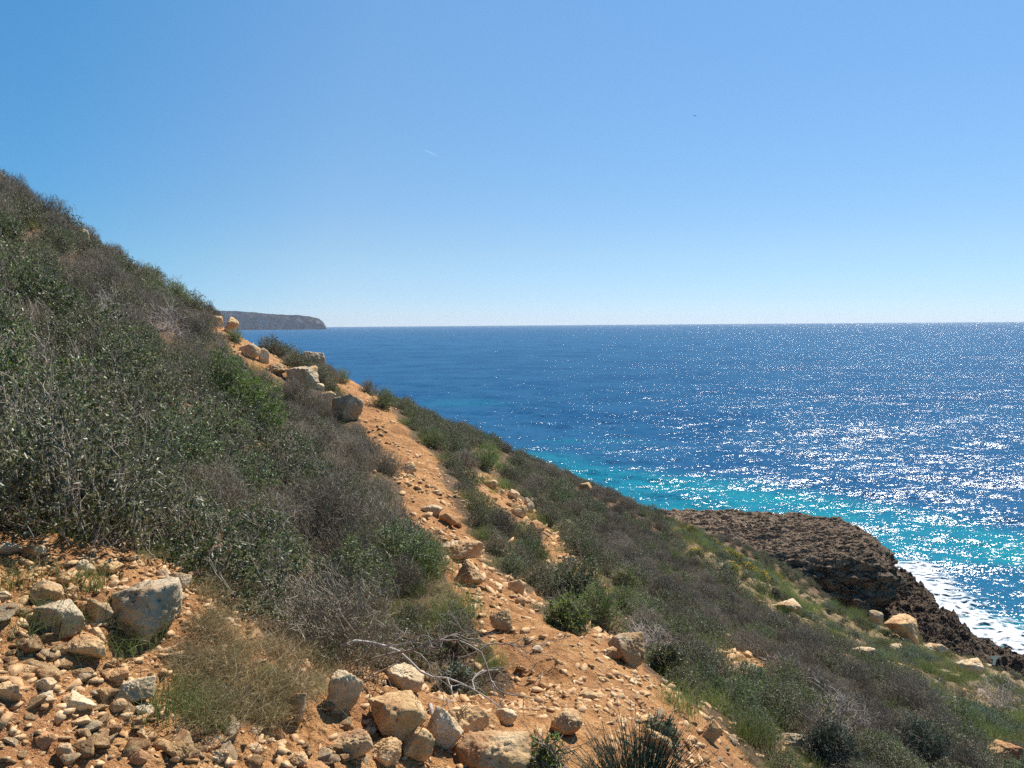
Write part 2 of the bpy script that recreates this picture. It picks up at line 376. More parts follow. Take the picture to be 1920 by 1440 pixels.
fv = sV[u].copy(); fv[:, 2] += .03+.12*fm.ravel()[u]
foam = link('sea_foam', mesh_np('sea_foam', fv, inv, b.m, True, {'foam': fm.ravel()[u]}))
tag(foam, 'white churned foam washing along the dark rocks at the shore', 'sea foam', kind='stuff')
# ------------------------------------------------------------------ far headland
hp = [(-2900,1.0),(-2400,1.0),(-2000,1.0)]
Yh = 4600; k_ = Yh/F
def headland():
    us = np.linspace(0, 1, 520); prof = [(300,576),(430,580),(470,582),(520,587),(560,589),(585,592),(600,596),(608,602),(613,611),(615,617)]
    pxs = np.interp(us, [0, 1], [120, 615]); top = np.interp(pxs, [p[0] for p in prof], [p[1] for p in prof])
    hx = (pxs-960)*k_; ht = (611.5-top)*k_+22-7; ht = np.maximum(ht, .2)*(1+.03*fbm(xyz(hx*.01, 0), 4))
    vs = np.array([0, .04, .1, .2, .3, .4, .5, .6, .7, .8, .88, .94, .98, 1, 1.02, 1.06, 1.2, 1.5])
    U, Vv = np.meshgrid(np.arange(len(us)), vs); H = ht[U]; Xx = hx[U]
    cl = np.clip(Vv, 0, 1)
    gul = fbm(xyz(Xx*.011, cl*1.2), 4, .6, True)
    depth = np.where(Vv <= 1, cl*55*(H/110)-30*gul*np.sin(cl*math.pi).clip(.15), 55*(H/110)+(Vv-1)*2200)
    endcurve = 40*np.clip((pxs[U]-560)/53, 0, 1)**2
    zz = SEA-1+np.where(Vv <= 1, H*(cl**.85), H*(1+.05*np.clip(Vv-1, 0, 1))+1)+9*fbm(xyz(Xx*.013, Vv*3), 4, .6)*cl
    Yy = Yh+depth+endcurve
    return Xx*Yy/Yh, Yy, zz
hx, hy, hz = headland()
b = NB('distant_cliff'); pos = b.pos()
mpz = b.n('ShaderNodeMapping'); b.l(pos, mpz.inputs[0]); mpz.inputs['Scale'].default_value = (.02, .02, .008)
cc = b.ramp(b.noise(mpz.outputs[0], 1.0, 6, .65), [(.40, (.022, .020, .026)), (.52, (.10, .082, .088)), (.62, (.30, .24, .23))])  # relief shading of the unlit cliff is painted in as dark and pale tones
sep = b.n('ShaderNodeSeparateXYZ'); b.l(b.n('ShaderNodeNewGeometry').outputs['Normal'], sep.inputs[0])
cc = b.mix(b.ramp(sep.outputs[2], [(.6, 0.), (.8, 1.)]), cc, (.03, .036, .026))
b.bsdf(cc, .95, .1)
hl = link('headland', mesh_np('headland', np.stack([hx.ravel(), hy.ravel(), hz.ravel()], 1), grid_faces(*hx.shape), b.m)); tag(hl, kind='structure')
# ------------------------------------------------------------------ rocks
import bmesh
_ico = {}
def ico(n):
    if n not in _ico:
        bm = bmesh.new(); bmesh.ops.create_icosphere(bm, subdivisions=n, radius=1); bm.verts.ensure_lookup_table()
        _ico[n] = (np.array([v.co[:] for v in bm.verts]), np.array([[v.index for v in f.verts] for f in bm.faces])); bm.free()
    return _ico[n]
def hull_pts(rg, n, style='angular'):
    while True:
        P = rg.normal(size=(n, 3)); P /= np.linalg.norm(P, axis=1)[:, None]; P *= rg.uniform(.72, 1.05, (n, 1))
        if style == 'slab': P[:, 2] = np.clip(P[:, 2], -.5, .42+.12*P[:, 0])
        bm = bmesh.new(); [bm.verts.new(p) for p in P]; bmesh.ops.convex_hull(bm, input=bm.verts)
        for v in [v for v in bm.verts if not v.link_faces]: bm.verts.remove(v)
        bm.normal_update(); bm.verts.index_update(); bm.verts.ensure_lookup_table()
        Vh = np.array([v.co[:] for v in bm.verts]); Fh = np.array([[v.index for v in f.verts] for f in bm.faces]); Nh = np.array([f.normal[:] for f in bm.faces]); Dh = (Nh*Vh[Fh[:, 0]]).sum(1); bm.free()
        if Dh.min() > .12: return Vh, Fh, Nh, Dh
def hull_planes(rg, n, style): return hull_pts(rg, n, style)[2:]
def hull_stone(rg, n, dims, style='angular'):
    Vh, Fh, _, _ = hull_pts(rg, n, style); Vh = Vh-(Vh.max(0)+Vh.min(0))/2; return Vh/((Vh.max(0)-Vh.min(0))/2)*np.array(dims), Fh
def rock_np(dims, seed, style='angular', n=5, rough=1.0):
    V, Fc = ico(n); rg = np.random.default_rng(seed); V = V/np.linalg.norm(V, axis=1)[:, None]
    n = max(n, 5) if rough <= 1 and n > 3 else n
    N, D = hull_planes(rg, {'angular': 13, 'blocky': 9, 'round': 30, 'slab': 11}[style], style)
    dot = V@N.T; rr = np.where(dot > .02, D/np.maximum(dot, .02), 9.); k = 90. if style != 'round' else 20.
    r = (rr**-k).sum(1)**(-1/k); P = V*r[:, None]
    P = P-(P.max(0)+P.min(0))/2; P = P/((P.max(0)-P.min(0))/2)
    A = P*np.array(dims)/max(dims); q = A*2.2+seed*3.7
    nrm = V
    a = .10*fbm(q, 4, .55)+.11*(fbm(q*1.7+9, 4, .62, True)-.3)+.045*fbm(q*6+5, 4, .7)
    pit = np.maximum(fbm(q*4.3+33, 2, .5)-.18, 0)*-.22
    return (A+nrm*((a+pit)*rough)[:, None])*max(dims), Fc
def rock_mat(name, cols, stain=None, lichen=None, scale=6.0):
    b = NB(name); pos = b.coord('Object'); rd = b.rand()
    ad = b.n('ShaderNodeVectorMath', operation='ADD'); b.l(pos, ad.inputs[0]); b.l(b.math('MULTIPLY', rd, 37.), ad.inputs[1]); p = ad.outputs[0]
    n1 = b.noise(p, scale, 6, .65, .3); n2 = b.noise(p, scale*4.5, 5, .7); n3 = b.noise(p, scale*20, 3, .7)
    col = b.ramp(n1, [(.28, cols[0]), (.48, cols[1]), (.68, cols[2])])
    col = b.mix(b.ramp(n2, [(.56, 0.), (.72, .65)]), col, tuple(c*.38 for c in cols[0]))
    if stain: col = b.mix(b.ramp(b.noise(p, scale*.55, 5, .6), [(.48, 0.), (.6, .85)]), col, stain)
    if lichen: col = b.mix(b.ramp(b.noise(p, scale*1.5, 5, .7, .6), [(.60, 0.), (.66, .8)]), col, lichen)
    tint = b.n('ShaderNodeHueSaturation'); b.l(col, tint.inputs['Color']); b.l(b.math('ADD', b.math('MULTIPLY', rd, .35), .82), tint.inputs['Value'])
    nrm = b.bump(n2, .8, .02); nrm = b.bump(n3, .7, .005, nrm)
    b.bsdf(tint.outputs[0], .92, .2, nrm); return b.m
RM = {
 'ochre': rock_mat('ochre_limestone', [(.40,.23,.095),(.60,.385,.185),(.74,.54,.31)], stain=(.42,.20,.09)),
 'pale':  rock_mat('pale_limestone', [(.44,.30,.16),(.64,.48,.29),(.74,.61,.42)], stain=(.48,.27,.12)),
 'grey':  rock_mat('grey_lichened_limestone', [(.25,.185,.115),(.46,.355,.225),(.61,.49,.33)], stain=(.46,.28,.13), lichen=(.09,.085,.08)),
 'lichen':rock_mat('orange_lichened_limestone', [(.30,.20,.13),(.48,.33,.20),(.58,.45,.30)], lichen=(.70,.24,.03)),
}
# name, bbox in the photo (x0,y0,x1,y1), look, shape, label
ROCKS = [
 ((190,1073,347,1215),'grey','angular','big grey lichened boulder with a pointed top, largest rock of the rubble below the scrub'),
 ((50,1085,113,1142),'grey','round','rounded grey boulder sitting left of the big pointed boulder'),
 ((70,1122,153,1195),'grey','slab','grey slab with a dark undercut, resting against the big pointed boulder'),
 ((157,1120,213,1172),'grey','slab','smooth tilted grey stone wedged between the undercut slab and the big pointed boulder'),
 ((127,1185,203,1252),'ochre','angular','ochre pyramid shaped rock just below the big pointed boulder'),
 ((160,1172,202,1212),'ochre','angular','small brown rock pressed against the foot of the big pointed boulder'),
 ((203,1268,293,1330),'pale','slab','flat pale tan slab lying level on the rubble, below the big pointed boulder'),
 ((120,1297,183,1342),'pale','angular','pale faceted rock left of the flat tan slab'),
 ((193,1253,245,1282),'ochre','slab','thin ochre rock touching the upper edge of the flat tan slab'),
 ((63,1265,105,1298),'pale','angular','small pale rock above another pale rock in the rubble of the lower left corner'),
 ((62,1298,101,1320),'pale','slab','low pale rock directly beneath a similar pale rock near the left corner'),
 ((-12,1013,38,1045),'pale','angular','pale rock at the scrub edge, cut by the left border of the view'),
 ((40,1018,88,1045),'ochre','slab','brown wedge of rock under the scrub edge beside a dry stem'),
 ((177,1048,228,1080),'ochre','blocky','square ochre block standing behind the big pointed boulder'),
 ((143,1048,178,1080),'pale','blocky','pale block beside the square ochre block at the scrub edge'),
 ((288,1065,325,1092),'pale','slab','pale stone slab on the dry grass, left one of a touching pair'),
 ((318,1070,359,1104),'pale','slab','pale stone slab on the dry grass, right one of a touching pair'),
 ((-10,1105,24,1124),'pale','slab','flat pale stone at the left border above a grass tuft'),
 ((20,1245,68,1272),'ochre','slab','long ochre stone in the rubble left of the pyramid rock'),
 ((-10,1275,48,1325),'ochre','angular','chunky ochre rock at the left border, halfway down the rubble'),
 ((163,1285,212,1316),'ochre','angular','crumbling ochre rock touching the left tip of the flat tan slab'),
 ((207,1308,238,1340),'pale','round','rounded pale stone under the flat tan slab'),
 ((253,1318,288,1350),'pale','round','rounded pale stone beneath the right end of the flat tan slab'),
 ((133,1343,173,1370),'ochre','slab','isolated dome shaped ochre stone with a dark shadow, below the pale faceted rock'),
 ((232,1340,278,1362),'pale','slab','thin pale stone lying below the flat tan slab'),
 ((256,1366,280,1395),'ochre','blocky','small upright ochre stone near the bottom of the rubble'),
 ((245,1402,278,1436),'ochre','angular','leaning ochre stone at the bottom edge, right of a pale stone'),
 ((107,1388,138,1430),'pale','angular','pale upright stone at the bottom edge, left part of the rubble'),
 ((55,1372,105,1406),'ochre','slab','flat ochre stone near the bottom left corner'),
 ((376,1382,418,1412),'ochre','blocky','blocky ochre stone below the olive grass'),
 ((383,1404,434,1428),'pale','slab','pale disc of stone lying just below the blocky ochre stone'),
 ((466,1391,494,1420),'ochre','angular','lone ochre stone on bare soil right of the pale disc'),
 ((302,1390,358,1430),'ochre','angular','bumpy ochre rock at the bottom edge left of the blocky stone'),
 ((533,1408,578,1440),'ochre','round','rounded ochre stone at the bottom edge below the upright pale stone'),
 ((545,1291,575,1362),'pale','blocky','upright pale stone standing alone between the olive grass and the rock pile'),
 ((612,1252,674,1352),'pale','slab','tall pale boulder leaning against the slope left of the rock pile'),
 ((687,1300,794,1408),'ochre','angular','big pitted ochre boulder with a dark undercut, centre of the rock pile'),
 ((806,1318,861,1408),'pale','angular','tall pale cream boulder right of the pitted ochre boulder'),
 ((730,1252,790,1298),'pale','angular','pale rock above the pitted ochre boulder, half under the dark shrub'),
 ((755,1362,812,1430),'ochre','angular','ochre rock squeezed between the pitted boulder and the tall cream boulder'),
 ((858,1378,992,1475),'ochre','slab','large long ochre boulder at the bottom edge, sloping down to the trail'),
 ((618,1370,702,1425),'ochre','slab','flat ochre slab at the lower left of the pitted boulder'),
 ((846,1328,912,1380),'ochre','slab','buried tan ledge behind the tall cream boulder'),
 ((690,1388,745,1440),'ochre','angular','broken ochre rock at the bottom edge beneath the pitted boulder'),
 ((560,1425,620,1470),'ochre','angular','ochre rock cut by the bottom edge, left of the flat ochre slab'),
 ((937,1328,964,1364),'pale','angular','small white rock under the right end of the dark shrub'),
 ((1032,1328,1094,1382),'ochre','round','rounded tan boulder half sunk in the trail, nearest one'),
 ((1140,1186,1211,1248),'grey','slab','brown grey boulder at the outer edge of the trail'),
 ((1125,1212,1178,1240),'ochre','slab','thin ochre slab leaning on the brown grey boulder at the trail edge'),
 ((803,1010,908,1052),'pale','slab','broad pale step slab lying across the trail'),
 ((852,1045,912,1100),'ochre','blocky','lumpy ochre outcrop directly below the broad step slab'),
 ((951,1082,986,1116),'ochre','angular','ochre boulder on the outer side of the trail below the step slab'),
 ((966,1118,988,1136),'ochre','round','small round ochre stone under the ochre boulder on the trail side'),
 ((822,958,861,986),'ochre','blocky','squarish brown block standing on the trail above the step slab'),
 ((789,945,831,967),'pale','slab','pale flat slab in the trail beside the brown block'),
 ((918,1138,962,1186),'ochre','slab','ochre ridge of rock with roots on the inner edge of the trail'),
 ((996,1209,1018,1225),'pale','angular','small white stone alone on the trail'),
 ((1088,1295,1124,1316),'ochre','slab','low flat stone in the trail above the half sunk boulder'),
 ((748,864,783,890),'ochre','blocky','ochre block at the inner edge of the trail, upper stretch'),
 ((1210,1360,1262,1418),'ochre','angular','cracked ochre rock at the trail edge left of the green grass clump'),
 ((1310,1345,1358,1395),'ochre','angular','tan rock at the outer trail edge beside the green grass clump'),
 ((420,592,446,618),'ochre','angular','jagged ochre outcrop on the skyline against the far headland'),
 ((390,590,418,612),'ochre','angular','crumbly ochre rock left of the jagged skyline outcrop'),
 ((450,643,487,674),'pale','round','big rounded pale boulder in the row above the trail'),
 ((484,650,504,684),'pale','slab','thin upright slab against the right side of the rounded pale boulder'),
 ((497,680,538,704),'ochre','round','low orange brown boulder between the upright slab and the grey boulder'),
 ((536,684,597,724),'grey','slab','large light grey boulder sloping towards the trail'),
 ((570,656,611,687),'grey','blocky','grey flat topped boulder on the crest beside the dark green bush'),
 ((576,684,604,703),'ochre','angular','brown rock below the flat topped boulder on the crest'),
 ((596,731,628,762),'pale','angular','pale rock at the scrub edge just left of the upper trail'),
 ((622,735,682,792),'grey','slab','brown grey ledge overhanging the inner edge of the upper trail'),
 ((584,716,610,732),'pale','angular','small pale rock at the foot of the light grey boulder'),
 ((144,428,164,444),'pale','angular','lone pale rock high in the scrub near the skyline'),
 ((-4,686,50,706),'ochre','slab','reddish ochre rock showing through the scrub at the left border'),
 ((1047,973,1074,996),'grey','slab','grey leaning rock in the scrub beyond the stony gully'),
 ((1054,1038,1083,1070),'pale','slab','pale elongated rock at the lower end of the stony gully'),
 ((978,930,1002,962),'pale','slab','upright pale rock in the middle of the stony gully'),
 ((950,915,975,940),'pale','angular','pale rock at the upper end of the stony gully'),
 ((958,945,990,972),'ochre','angular','ochre rock left of the upright pale rock in the gully'),
 ((990,975,1022,1005),'ochre','angular','ochre rock below the upright pale rock in the gully'),
 ((905,898,935,918),'ochre','angular','small ochre rock at the very top of the stony gully'),
 ((1369,1238,1440,1286),'lichen','angular','rock covered in orange lichen among the scrub below the trail'),
 ((1318,1215,1362,1244),'pale','slab','pale rock above the orange lichened rock'),
 ((1655,1153,1727,1202),'ochre','slab','big orange brown boulder on the slope edge above the dark shore rocks'),
 ((1629,1143,1656,1164),'pale','round','rounded pale boulder beside the big orange brown boulder'),
 ((1597,1211,1640,1248),'pale','slab','long pale rock on the herb slope'),
 ((1564,1222,1600,1250),'ochre','angular','reddish rock beside the long pale rock on the herb slope'),
 ((1545,1187,1566,1207),'grey','round','grey brown boulder in the herbs above the long pale rock'),
 ((1447,1125,1500,1150),'pale','slab','pale ledge in the herbs above the reddish rocks'),
 ((1730,1205,1776,1230),'pale','slab','pale flat rock on the slope edge right of the big orange brown boulder'),
 ((1788,1234,1842,1270),'pale','slab','tan rock ledge sloping down at the right end of the herb slope'),
 ((1850,1390,1925,1440),'ochre','slab','ochre rock ledge in the bottom right corner'),
 ((1455,1372,1510,1400),'grey','slab','dark grey rock half hidden in the scrub of the lower right'),
 ((1085,905,1110,915),'ochre','slab','small ochre rock near the crest right of the gully'),
]
CLEAR = []
def sit(V, c):
    """rocks keep their bbox but must reach the ground"""
    return V
for k, (bb, look, shape, label) in enumerate(ROCKS):
    x0, y0, x1, y1 = bb
    if y0 > 1245 and 590 < x0 < 1000: x0 -= 7; x1 += 7; y0 -= 8
    cx = (x0+x1)/2; h0 = hit(min(max(cx, 0), 1919), min(y1-2, 1500))
    if h0 is None: print('no ground', label); continue
    d = h0[1]; W = (x1-x0)/F*d; Hh = (y1-y0)/F*d; D = W*.8 if shape != 'slab' else W*.7
    c = at(cx, (y0+y1)/2, d+.30*D); g = float(ground(c[0], c[1])[0])
    zt = c[2]+Hh*.42; zb = min(c[2]-Hh*.46, g-.10*Hh); hz = (zt-zb)/2
    V_, F_ = rock_np((W/2, D/2, hz), 100+k, shape, 5 if (x1-x0)*d > 0 and (x1-x0) > 40 else 4)
    CLEAR.append((c[0], c[1], max(W/2, .08)))
    o = link('boulder' if W > .28 else 'rock', mesh_np('boulder', V_, F_, RM[look], True), loc=(c[0], c[1], (zt+zb)/2))
    tag(o, label, 'rock')
# small loose stones: ten shapes, copied
SV = []
for k in range(15):
    rg = np.random.default_rng(500+k)
    V_, F_ = rock_np((.5, rg.uniform(.32, .5), rg.uniform(.18, .36)), 500+k, ['angular','blocky','slab'][k % 3], 4, .75)
    SV.append([mesh_np('loose_stone', V_, F_, RM[m], False) for m in ('ochre', 'pale')])
def rnd_px(poly, n, rg):
    xs = [p[0] for p in poly]; ys = [p[1] for p in poly]; out = []
    while len(out) < n:
        x = rg.uniform(min(xs), max(xs)); y = rg.uniform(min(ys), max(ys))
        if inpoly(np.array([x]), np.array([y]), poly)[0]: out.append((x, y))
    return out
rg = np.random.default_rng(21)
STZ = [
 ([(0,1090),(160,1240),(330,1350),(560,1370),(600,1438),(0,1438)], 115, (9, 60), 'small angular stone in the ochre rubble of the lower left corner', 'loose stones in the lower left rubble'),
 ([(600,1280),(960,1340),(1010,1438),(600,1438)], 50, (10, 50), 'small stone lying between the boulders of the rock pile', 'loose stones in the rock pile'),
 ([(1000,1120),(1060,1165),(1190,1235),(1340,1350),(1420,1438),(1150,1438),(1200,1330),(1120,1240),(1030,1180),(960,1130)], 70, (8, 27), 'small crumbly ochre stone along the outer edge of the trail', 'loose stones along the outer trail edge'),
 ([(900,890),(1000,960),(1060,1040),(1150,1125),(1120,1125),(1010,1020),(930,950)], 30, (6, 15), 'small stone in the narrow stony gully right of the trail', 'loose stones in the gully'),
 ([(690,800),(760,900),(790,1000),(850,1050),(830,1000),(800,900),(730,790)], 20, (5, 13), 'small stone on the upper stretch of the trail', 'loose stones on the upper trail'),
]
for poly, n, (s0, s1), label, grp in STZ:
    for x, y in rnd_px(poly, n, rg):
        h0 = hit(x, y)
        if h0 is None: continue
        s = s0+(s1-s0)*rg.random()**2.8; s *= h0[1]/F*1.05
        o = link('loose_stone', SV[rg.integers(15)][int(rg.random() < .3)], loc=(h0[0], h0[1], float(ground(h0[0], h0[1])[0])+s*.10))
        o.scale = (s*rg.uniform(.8, 1.25), s, s*rg.uniform(.75, 1.1)); o.rotation_euler = (rg.normal()*.25, rg.normal()*.25, rg.uniform(0, 6.28))
        tag(o, label, 'stone', grp)
# gravel: thousands of pebbles, one object
def pebbles(name, n, sampler, s_rng, material, seed):
    rg = np.random.default_rng(seed); pts = sampler(n, rg); n = len(pts); nsub = 2
    base = []
    for k in range(14): base.append(hull_stone(rg, 11, (.5, rg.uniform(.28, .48), rg.uniform(.14, .32)), 'slab' if k % 3 == 0 else 'angular'))
    Vs, Fs = [], []; off = 0
    for k in range(14):
        idx = np.arange(k, n, 14); Vb, Fb = base[k]; m = len(idx)
        s = (s_rng[0]+(s_rng[1]-s_rng[0])*rg.random(m)**4); s = s*np.clip(np.hypot(pts[idx, 0], pts[idx, 1])/4, .7, 2.2)
        a = rg.uniform(0, 6.28, m); ca, sa = np.cos(a), np.sin(a)
        v = Vb[None]*s[:, None, None]*rg.uniform(.7, 1.3, (m, 1, 3)); v[..., 2] += v[..., 0]*rg.normal(size=(m, 1))*.35; x = v[..., 0]*ca[:, None]-v[..., 1]*sa[:, None]; y = v[..., 0]*sa[:, None]+v[..., 1]*ca[:, None]
        P = np.stack([x, y, v[..., 2]], -1)+pts[idx][:, None]; P[..., 2] += s[:, None]*.02
        Vs.append(P.reshape(-1, 3)); Fs.append((Fb[None]+(np.arange(m)*len(Vb))[:, None, None]+off).reshape(-1, 3)); off += m*len(Vb)
    return link(name, mesh_np(name, np.concatenate(Vs), np.concatenate(Fs), material, False))
def samp_zone(n, rg):
    r = np.exp(rg.uniform(np.log(1.5), np.log(26), n*6)); a = R(1)*rg.uniform(-48, 42, n*6); x, y = r*np.sin(a), r*np.cos(a)
    z = ground(x, y); _, _, zp_, zs_, zst_, zo_, zh_, zc_ = zones(x, y, z)
    nn = fbm(xyz(x*1.1, y*1.1), 3); pr = np.clip(zs_*.65+zst_*.9+zo_*.6+zc_*.8+zp_*np.where(r > 6, .60, .42)+(1-np.clip(zp_+zs_+zst_+zo_+zc_+zh_, 0, 1))*.14+zh_*.10, 0, 1)*np.clip(.5+2.4*nn, .06, 1)
    # stones gather on the outer side of the trail
    k = rg.random(len(x)) < pr; return np.stack([x, y, z], 1)[k][:n]
bm_ = NB('gravel_stone'); po = bm_.pos(); c_ = bm_.ramp(bm_.noise(po, 14, 4, .7), [(.3, (.30,.155,.065)), (.45, (.50,.30,.145)), (.6, (.62,.42,.23)), (.72, (.74,.58,.38))])
bm_.bsdf(c_, .95, .15, bm_.bump(bm_.noise(po, 120, 3, .7), .7, .004))
gv = pebbles('gravel', 34000, samp_zone, (.008, .075), bm_.m, 31)
tag(gv, 'loose ochre gravel and pebbles covering the trail and the bare rubble', 'gravel', kind='stuff')

# ------------------------------------------------------------------ dark rocks at the shore
def sea_rock_mat(name, pale, dk=1.0):
    b = NB(name); pos = b.pos(); n1 = b.noise(pos, .45, 6, .65); n2 = b.noise(pos, 2.6, 7, .72); n3 = b.noise(pos, 9, 5, .7)
    col = b.ramp(n2, [(.26, (.11, .070, .044)), (.42, (.28, .185, .115)), (.66, (.48, .34, .22))])
    col = b.mix(b.ramp(n1, [(.47, 0.), (.6, .7)]), col, (.36, .25, .16))
    mpv = b.n('ShaderNodeMapping'); b.l(pos, mpv.inputs[0]); mpv.inputs['Rotation'].default_value = (0, 0, R(20)); mpv.inputs['Scale'].default_value = (.35, 1, 1.4)
    wv_ = b.n('ShaderNodeVectorMath', operation='ADD'); nz_ = b.n('ShaderNodeTexNoise'); b.l(pos, nz_.inputs['Vector']); nz_.inputs['Scale'].default_value = 1.2; nz_.inputs['Detail'].default_value = 4
    b.l(mpv.outputs[0], wv_.inputs[0]); b.l(nz_.outputs['Color'], wv_.inputs[1])
    vo = b.n('ShaderNodeTexVoronoi', feature='DISTANCE_TO_EDGE'); vo.inputs['Scale'].default_value = 1.6; b.l(wv_.outputs[0], vo.inputs['Vector']); crk = b.ramp(vo.outputs['Distance'], [(0, 0.), (.09, 1.)])
    col = b.mix(crk, (.05, .035, .025), col)
    if dk < 1: col = b.mix(1-dk, col, (.045, .032, .024))
    if pale: col = b.mix(b.math('MULTIPLY', b.attr('pale'), b.ramp(b.noise(pos, .8, 5, .7), [(.35, 0.), (.6, 1.)])), col, (.52, .37, .24))
    col = b.mix(b.attr('rust'), col, b.ramp(n3, [(.3, (.10, .05, .03)), (.7, (.30, .16, .085))]))
    b.bsdf(col, .9, .3, b.bump(n3, .9, .22, b.bump(crk, .9, .25, b.bump(n2, .8, .5)))); return b.m
M_SR = sea_rock_mat('weathered_sea_rock', True); M_SD = sea_rock_mat('dark_wet_sea_rock', False, .68)
def crag(name, outline, ztop, zbot, label, seed, over=.9, tilt=(0, 0), amp=1.0, nr=150, na=420, pale=None, cat='rock', prof=None):
    """rock platform with an uneven edge: outline in world xy, flat-ish karst top, undercut cliff down to the water"""
    O = np.array(outline, float); c = O.mean(0); L = np.linalg.norm(np.roll(O, -1, 0)-O, axis=1); t = np.concatenate([[0], np.cumsum(L)]); T = np.linspace(0, t[-1], na, endpoint=False)
    Oc = np.concatenate([O, O[:1]]); E = np.stack([np.interp(T, t, Oc[:, 0]), np.interp(T, t, Oc[:, 1])], 1)
    for _ in range(9): E = (E+np.roll(E, 1, 0)+np.roll(E, -1, 0))/3
    hh = ztop-zbot
    pr = prof or [(0, 0), (.5, 0), (.85, -.01), (.95, -.03), (1.0, -.10), (1.02, -.22), (1.0, -.36), (over, -.52), (over*.97, -.62), (over*1.02, -.75), (1.04, -.9), (1.1, -1.05)]
    pr = np.array(pr); s_ = np.concatenate([[0], np.cumsum(np.hypot(np.diff(pr[:, 0])*4, np.diff(pr[:, 1])))]); ss = np.linspace(0, s_[-1], nr)
    sc = np.interp(ss, s_, pr[:, 0]); zz = np.interp(ss, s_, pr[:, 1])*hh
    P = c+(E[None]-c)*sc[:, None, None]; Zt = ztop+zz[:, None]+((P[..., 0]-c[0])*tilt[0]+(P[..., 1]-c[1])*tilt[1])*np.clip(1+zz[:, None]/hh, 0, 1)
    P3 = np.concatenate([P, Zt[..., None]], -1)
    q = P3*np.array([.6, 1.1, 2.6])+seed
    dirs = np.stack([(E-c)[:, 0], (E-c)[:, 1]], 1); dirs /= np.linalg.norm(dirs, axis=1)[:, None]
    wside = sm(.85, 1.0, sc)[:, None]*sm(.02, .12, -zz/hh)[:, None]
    n_big = fbm(q*.22, 4, .55); n_r = fbm(q*.75+4, 5, .62, True); n_f = fbm(q*2.6+8, 4, .65)
    disp = amp*(1.5*n_big+.95*(n_r-.35)+.20*n_f)
    edge = sm(0, .1, sc)[:, None]
    P3[..., 0] += dirs[None, :, 0]*disp*wside*edge; P3[..., 1] += dirs[None, :, 1]*disp*wside*edge
    if pale is None: q = P3*np.array([.9, .9, 1.2])+seed; n_big = fbm(q*.4, 4, .55); n_r = fbm(q*1.1+4, 5, .62, True); n_f = fbm(q*3+8, 4, .65)
    top = amp*((1.1 if pale is None else .45)*n_big+(.9 if pale is None else .32)*(n_r-.4)+(.3 if pale is None else .16)*n_f+.30*fbm(q*np.array([.5, 1.6, 1])*1.3+3, 3, .6, True)); P3[..., 2] += top*(1-.6*wside)
    at_ = {'pale': np.zeros(P3.shape[:2]), 'rust': np.clip(sm(.2, .5, -zz/hh)[:, None]*sm(0, .35, fbm(q*.35+60, 3)+.1)*.9*(1-sm(.75, .95, -zz/hh)[:, None]), 0, 1)}
    if pale is not None:
        at_['pale'] = np.clip(1.5-np.hypot((P3[..., 0]-pale[0])/pale[2], (P3[..., 1]-pale[1])/pale[3]), 0, 1)*(1-wside)
    G = P3.reshape(-1, 3); i = np.arange((nr-1)*na); r, a = i//na, i % na; a2 = (a+1) % na
    Fc = np.stack([r*na+a, (r+1)*na+a, (r+1)*na+a2, r*na+a2], 1)
    o = link(name, mesh_np(name, G, Fc, M_SR if pale is not None else M_SD, True, {k: v.ravel() for k, v in at_.items()})); tag(o, label, cat); return o
def ring(pts, z): return [tuple((ray(px, py)*(z/ray(px, py)[2]))[:2]) for px, py in pts]
zt = -14.6
crag('rock_platform', ring([(1225,962),(1300,955),(1400,952),(1500,957),(1585,968),(1638,990),(1672,1020),(1655,1043),(1600,1048),(1530,1044),(1450,1044),(1380,1052),(1280,1045),(1200,1000)], zt), zt-.2, SEA-.6,
     'broad weathered brown rock platform jutting out over the turquoise water', 5, .86, (-.018, .0), 1.15, 300, 900, pale=(*ring([(1340,985)], zt)[0], 9., 6.5), cat='rock platform')
crag('shore_rock', ring([(1560,1085),(1640,1062),(1690,1068),(1722,1092),(1748,1122),(1752,1150),(1700,1165),(1620,1160),(1560,1130)], -19.2), -19.2, SEA-.8,
     'low dark rock shelf at the foot of the platform, edged by white foam', 15, .97, (0, .03), .75, 150, 420)
crag('shore_rock', ring([(1690,1165),(1735,1143),(1790,1150),(1822,1180),(1835,1225),(1800,1262),(1740,1262),(1690,1215)], -18.6), -18.6, SEA-.8,
     'dark brown crag between the low shelf and the rock pool', 25, .95, (0, 0), .75, 150, 420)
crag('shore_rock', ring([(1800,1190),(1850,1197),(1890,1212),(1915,1240),(1890,1262),(1830,1262),(1795,1235)], -20.9), -20.9, SEA-.8,
     'flat dark rock just above the water beyond the rock pool', 35, 1.0, (0, 0), .5, 110, 300)
crag('shore_rock', ring([(1862,1240),(1900,1222),(1960,1232),(2050,1260),(2120,1320),(2060,1370),(1940,1330),(1870,1285)], -19.6), -19.6, SEA-.8,
     'brown shore rock right of the rock pool, cut by the right border', 45, .97, (0, 0), .7, 140, 400)
crag('shore_rock', ring([(1582,1097),(1605,1092),(1630,1106),(1632,1124),(1608,1132),(1588,1120)], -16.8), -16.8, -19.8,
     'dark boulder lying at the foot of the platform wall', 55, 1.0, (-.1, 0), .35, 80, 200)
crag('shore_rock', ring([(1530,1125),(1600,1110),(1680,1140),(1760,1180),(1790,1235),(1740,1260),(1640,1225),(1560,1190)], -20.2), -20.2, SEA-1,
     'dark rock bench between the slope edge and the low shelf', 65, 1.0, (0, 0), .7, 120, 360)
b = NB('still_pool_water'); b.bsdf((.07, .075, .04), .05, .5, None, IOR=1.33)
pc = ring([(1848,1238)], -20.4)[0]; th = np.linspace(0, 2*np.pi, 41)[:-1]; rr = 1+.25*np.sin(3*th+1)+.12*np.sin(5*th)
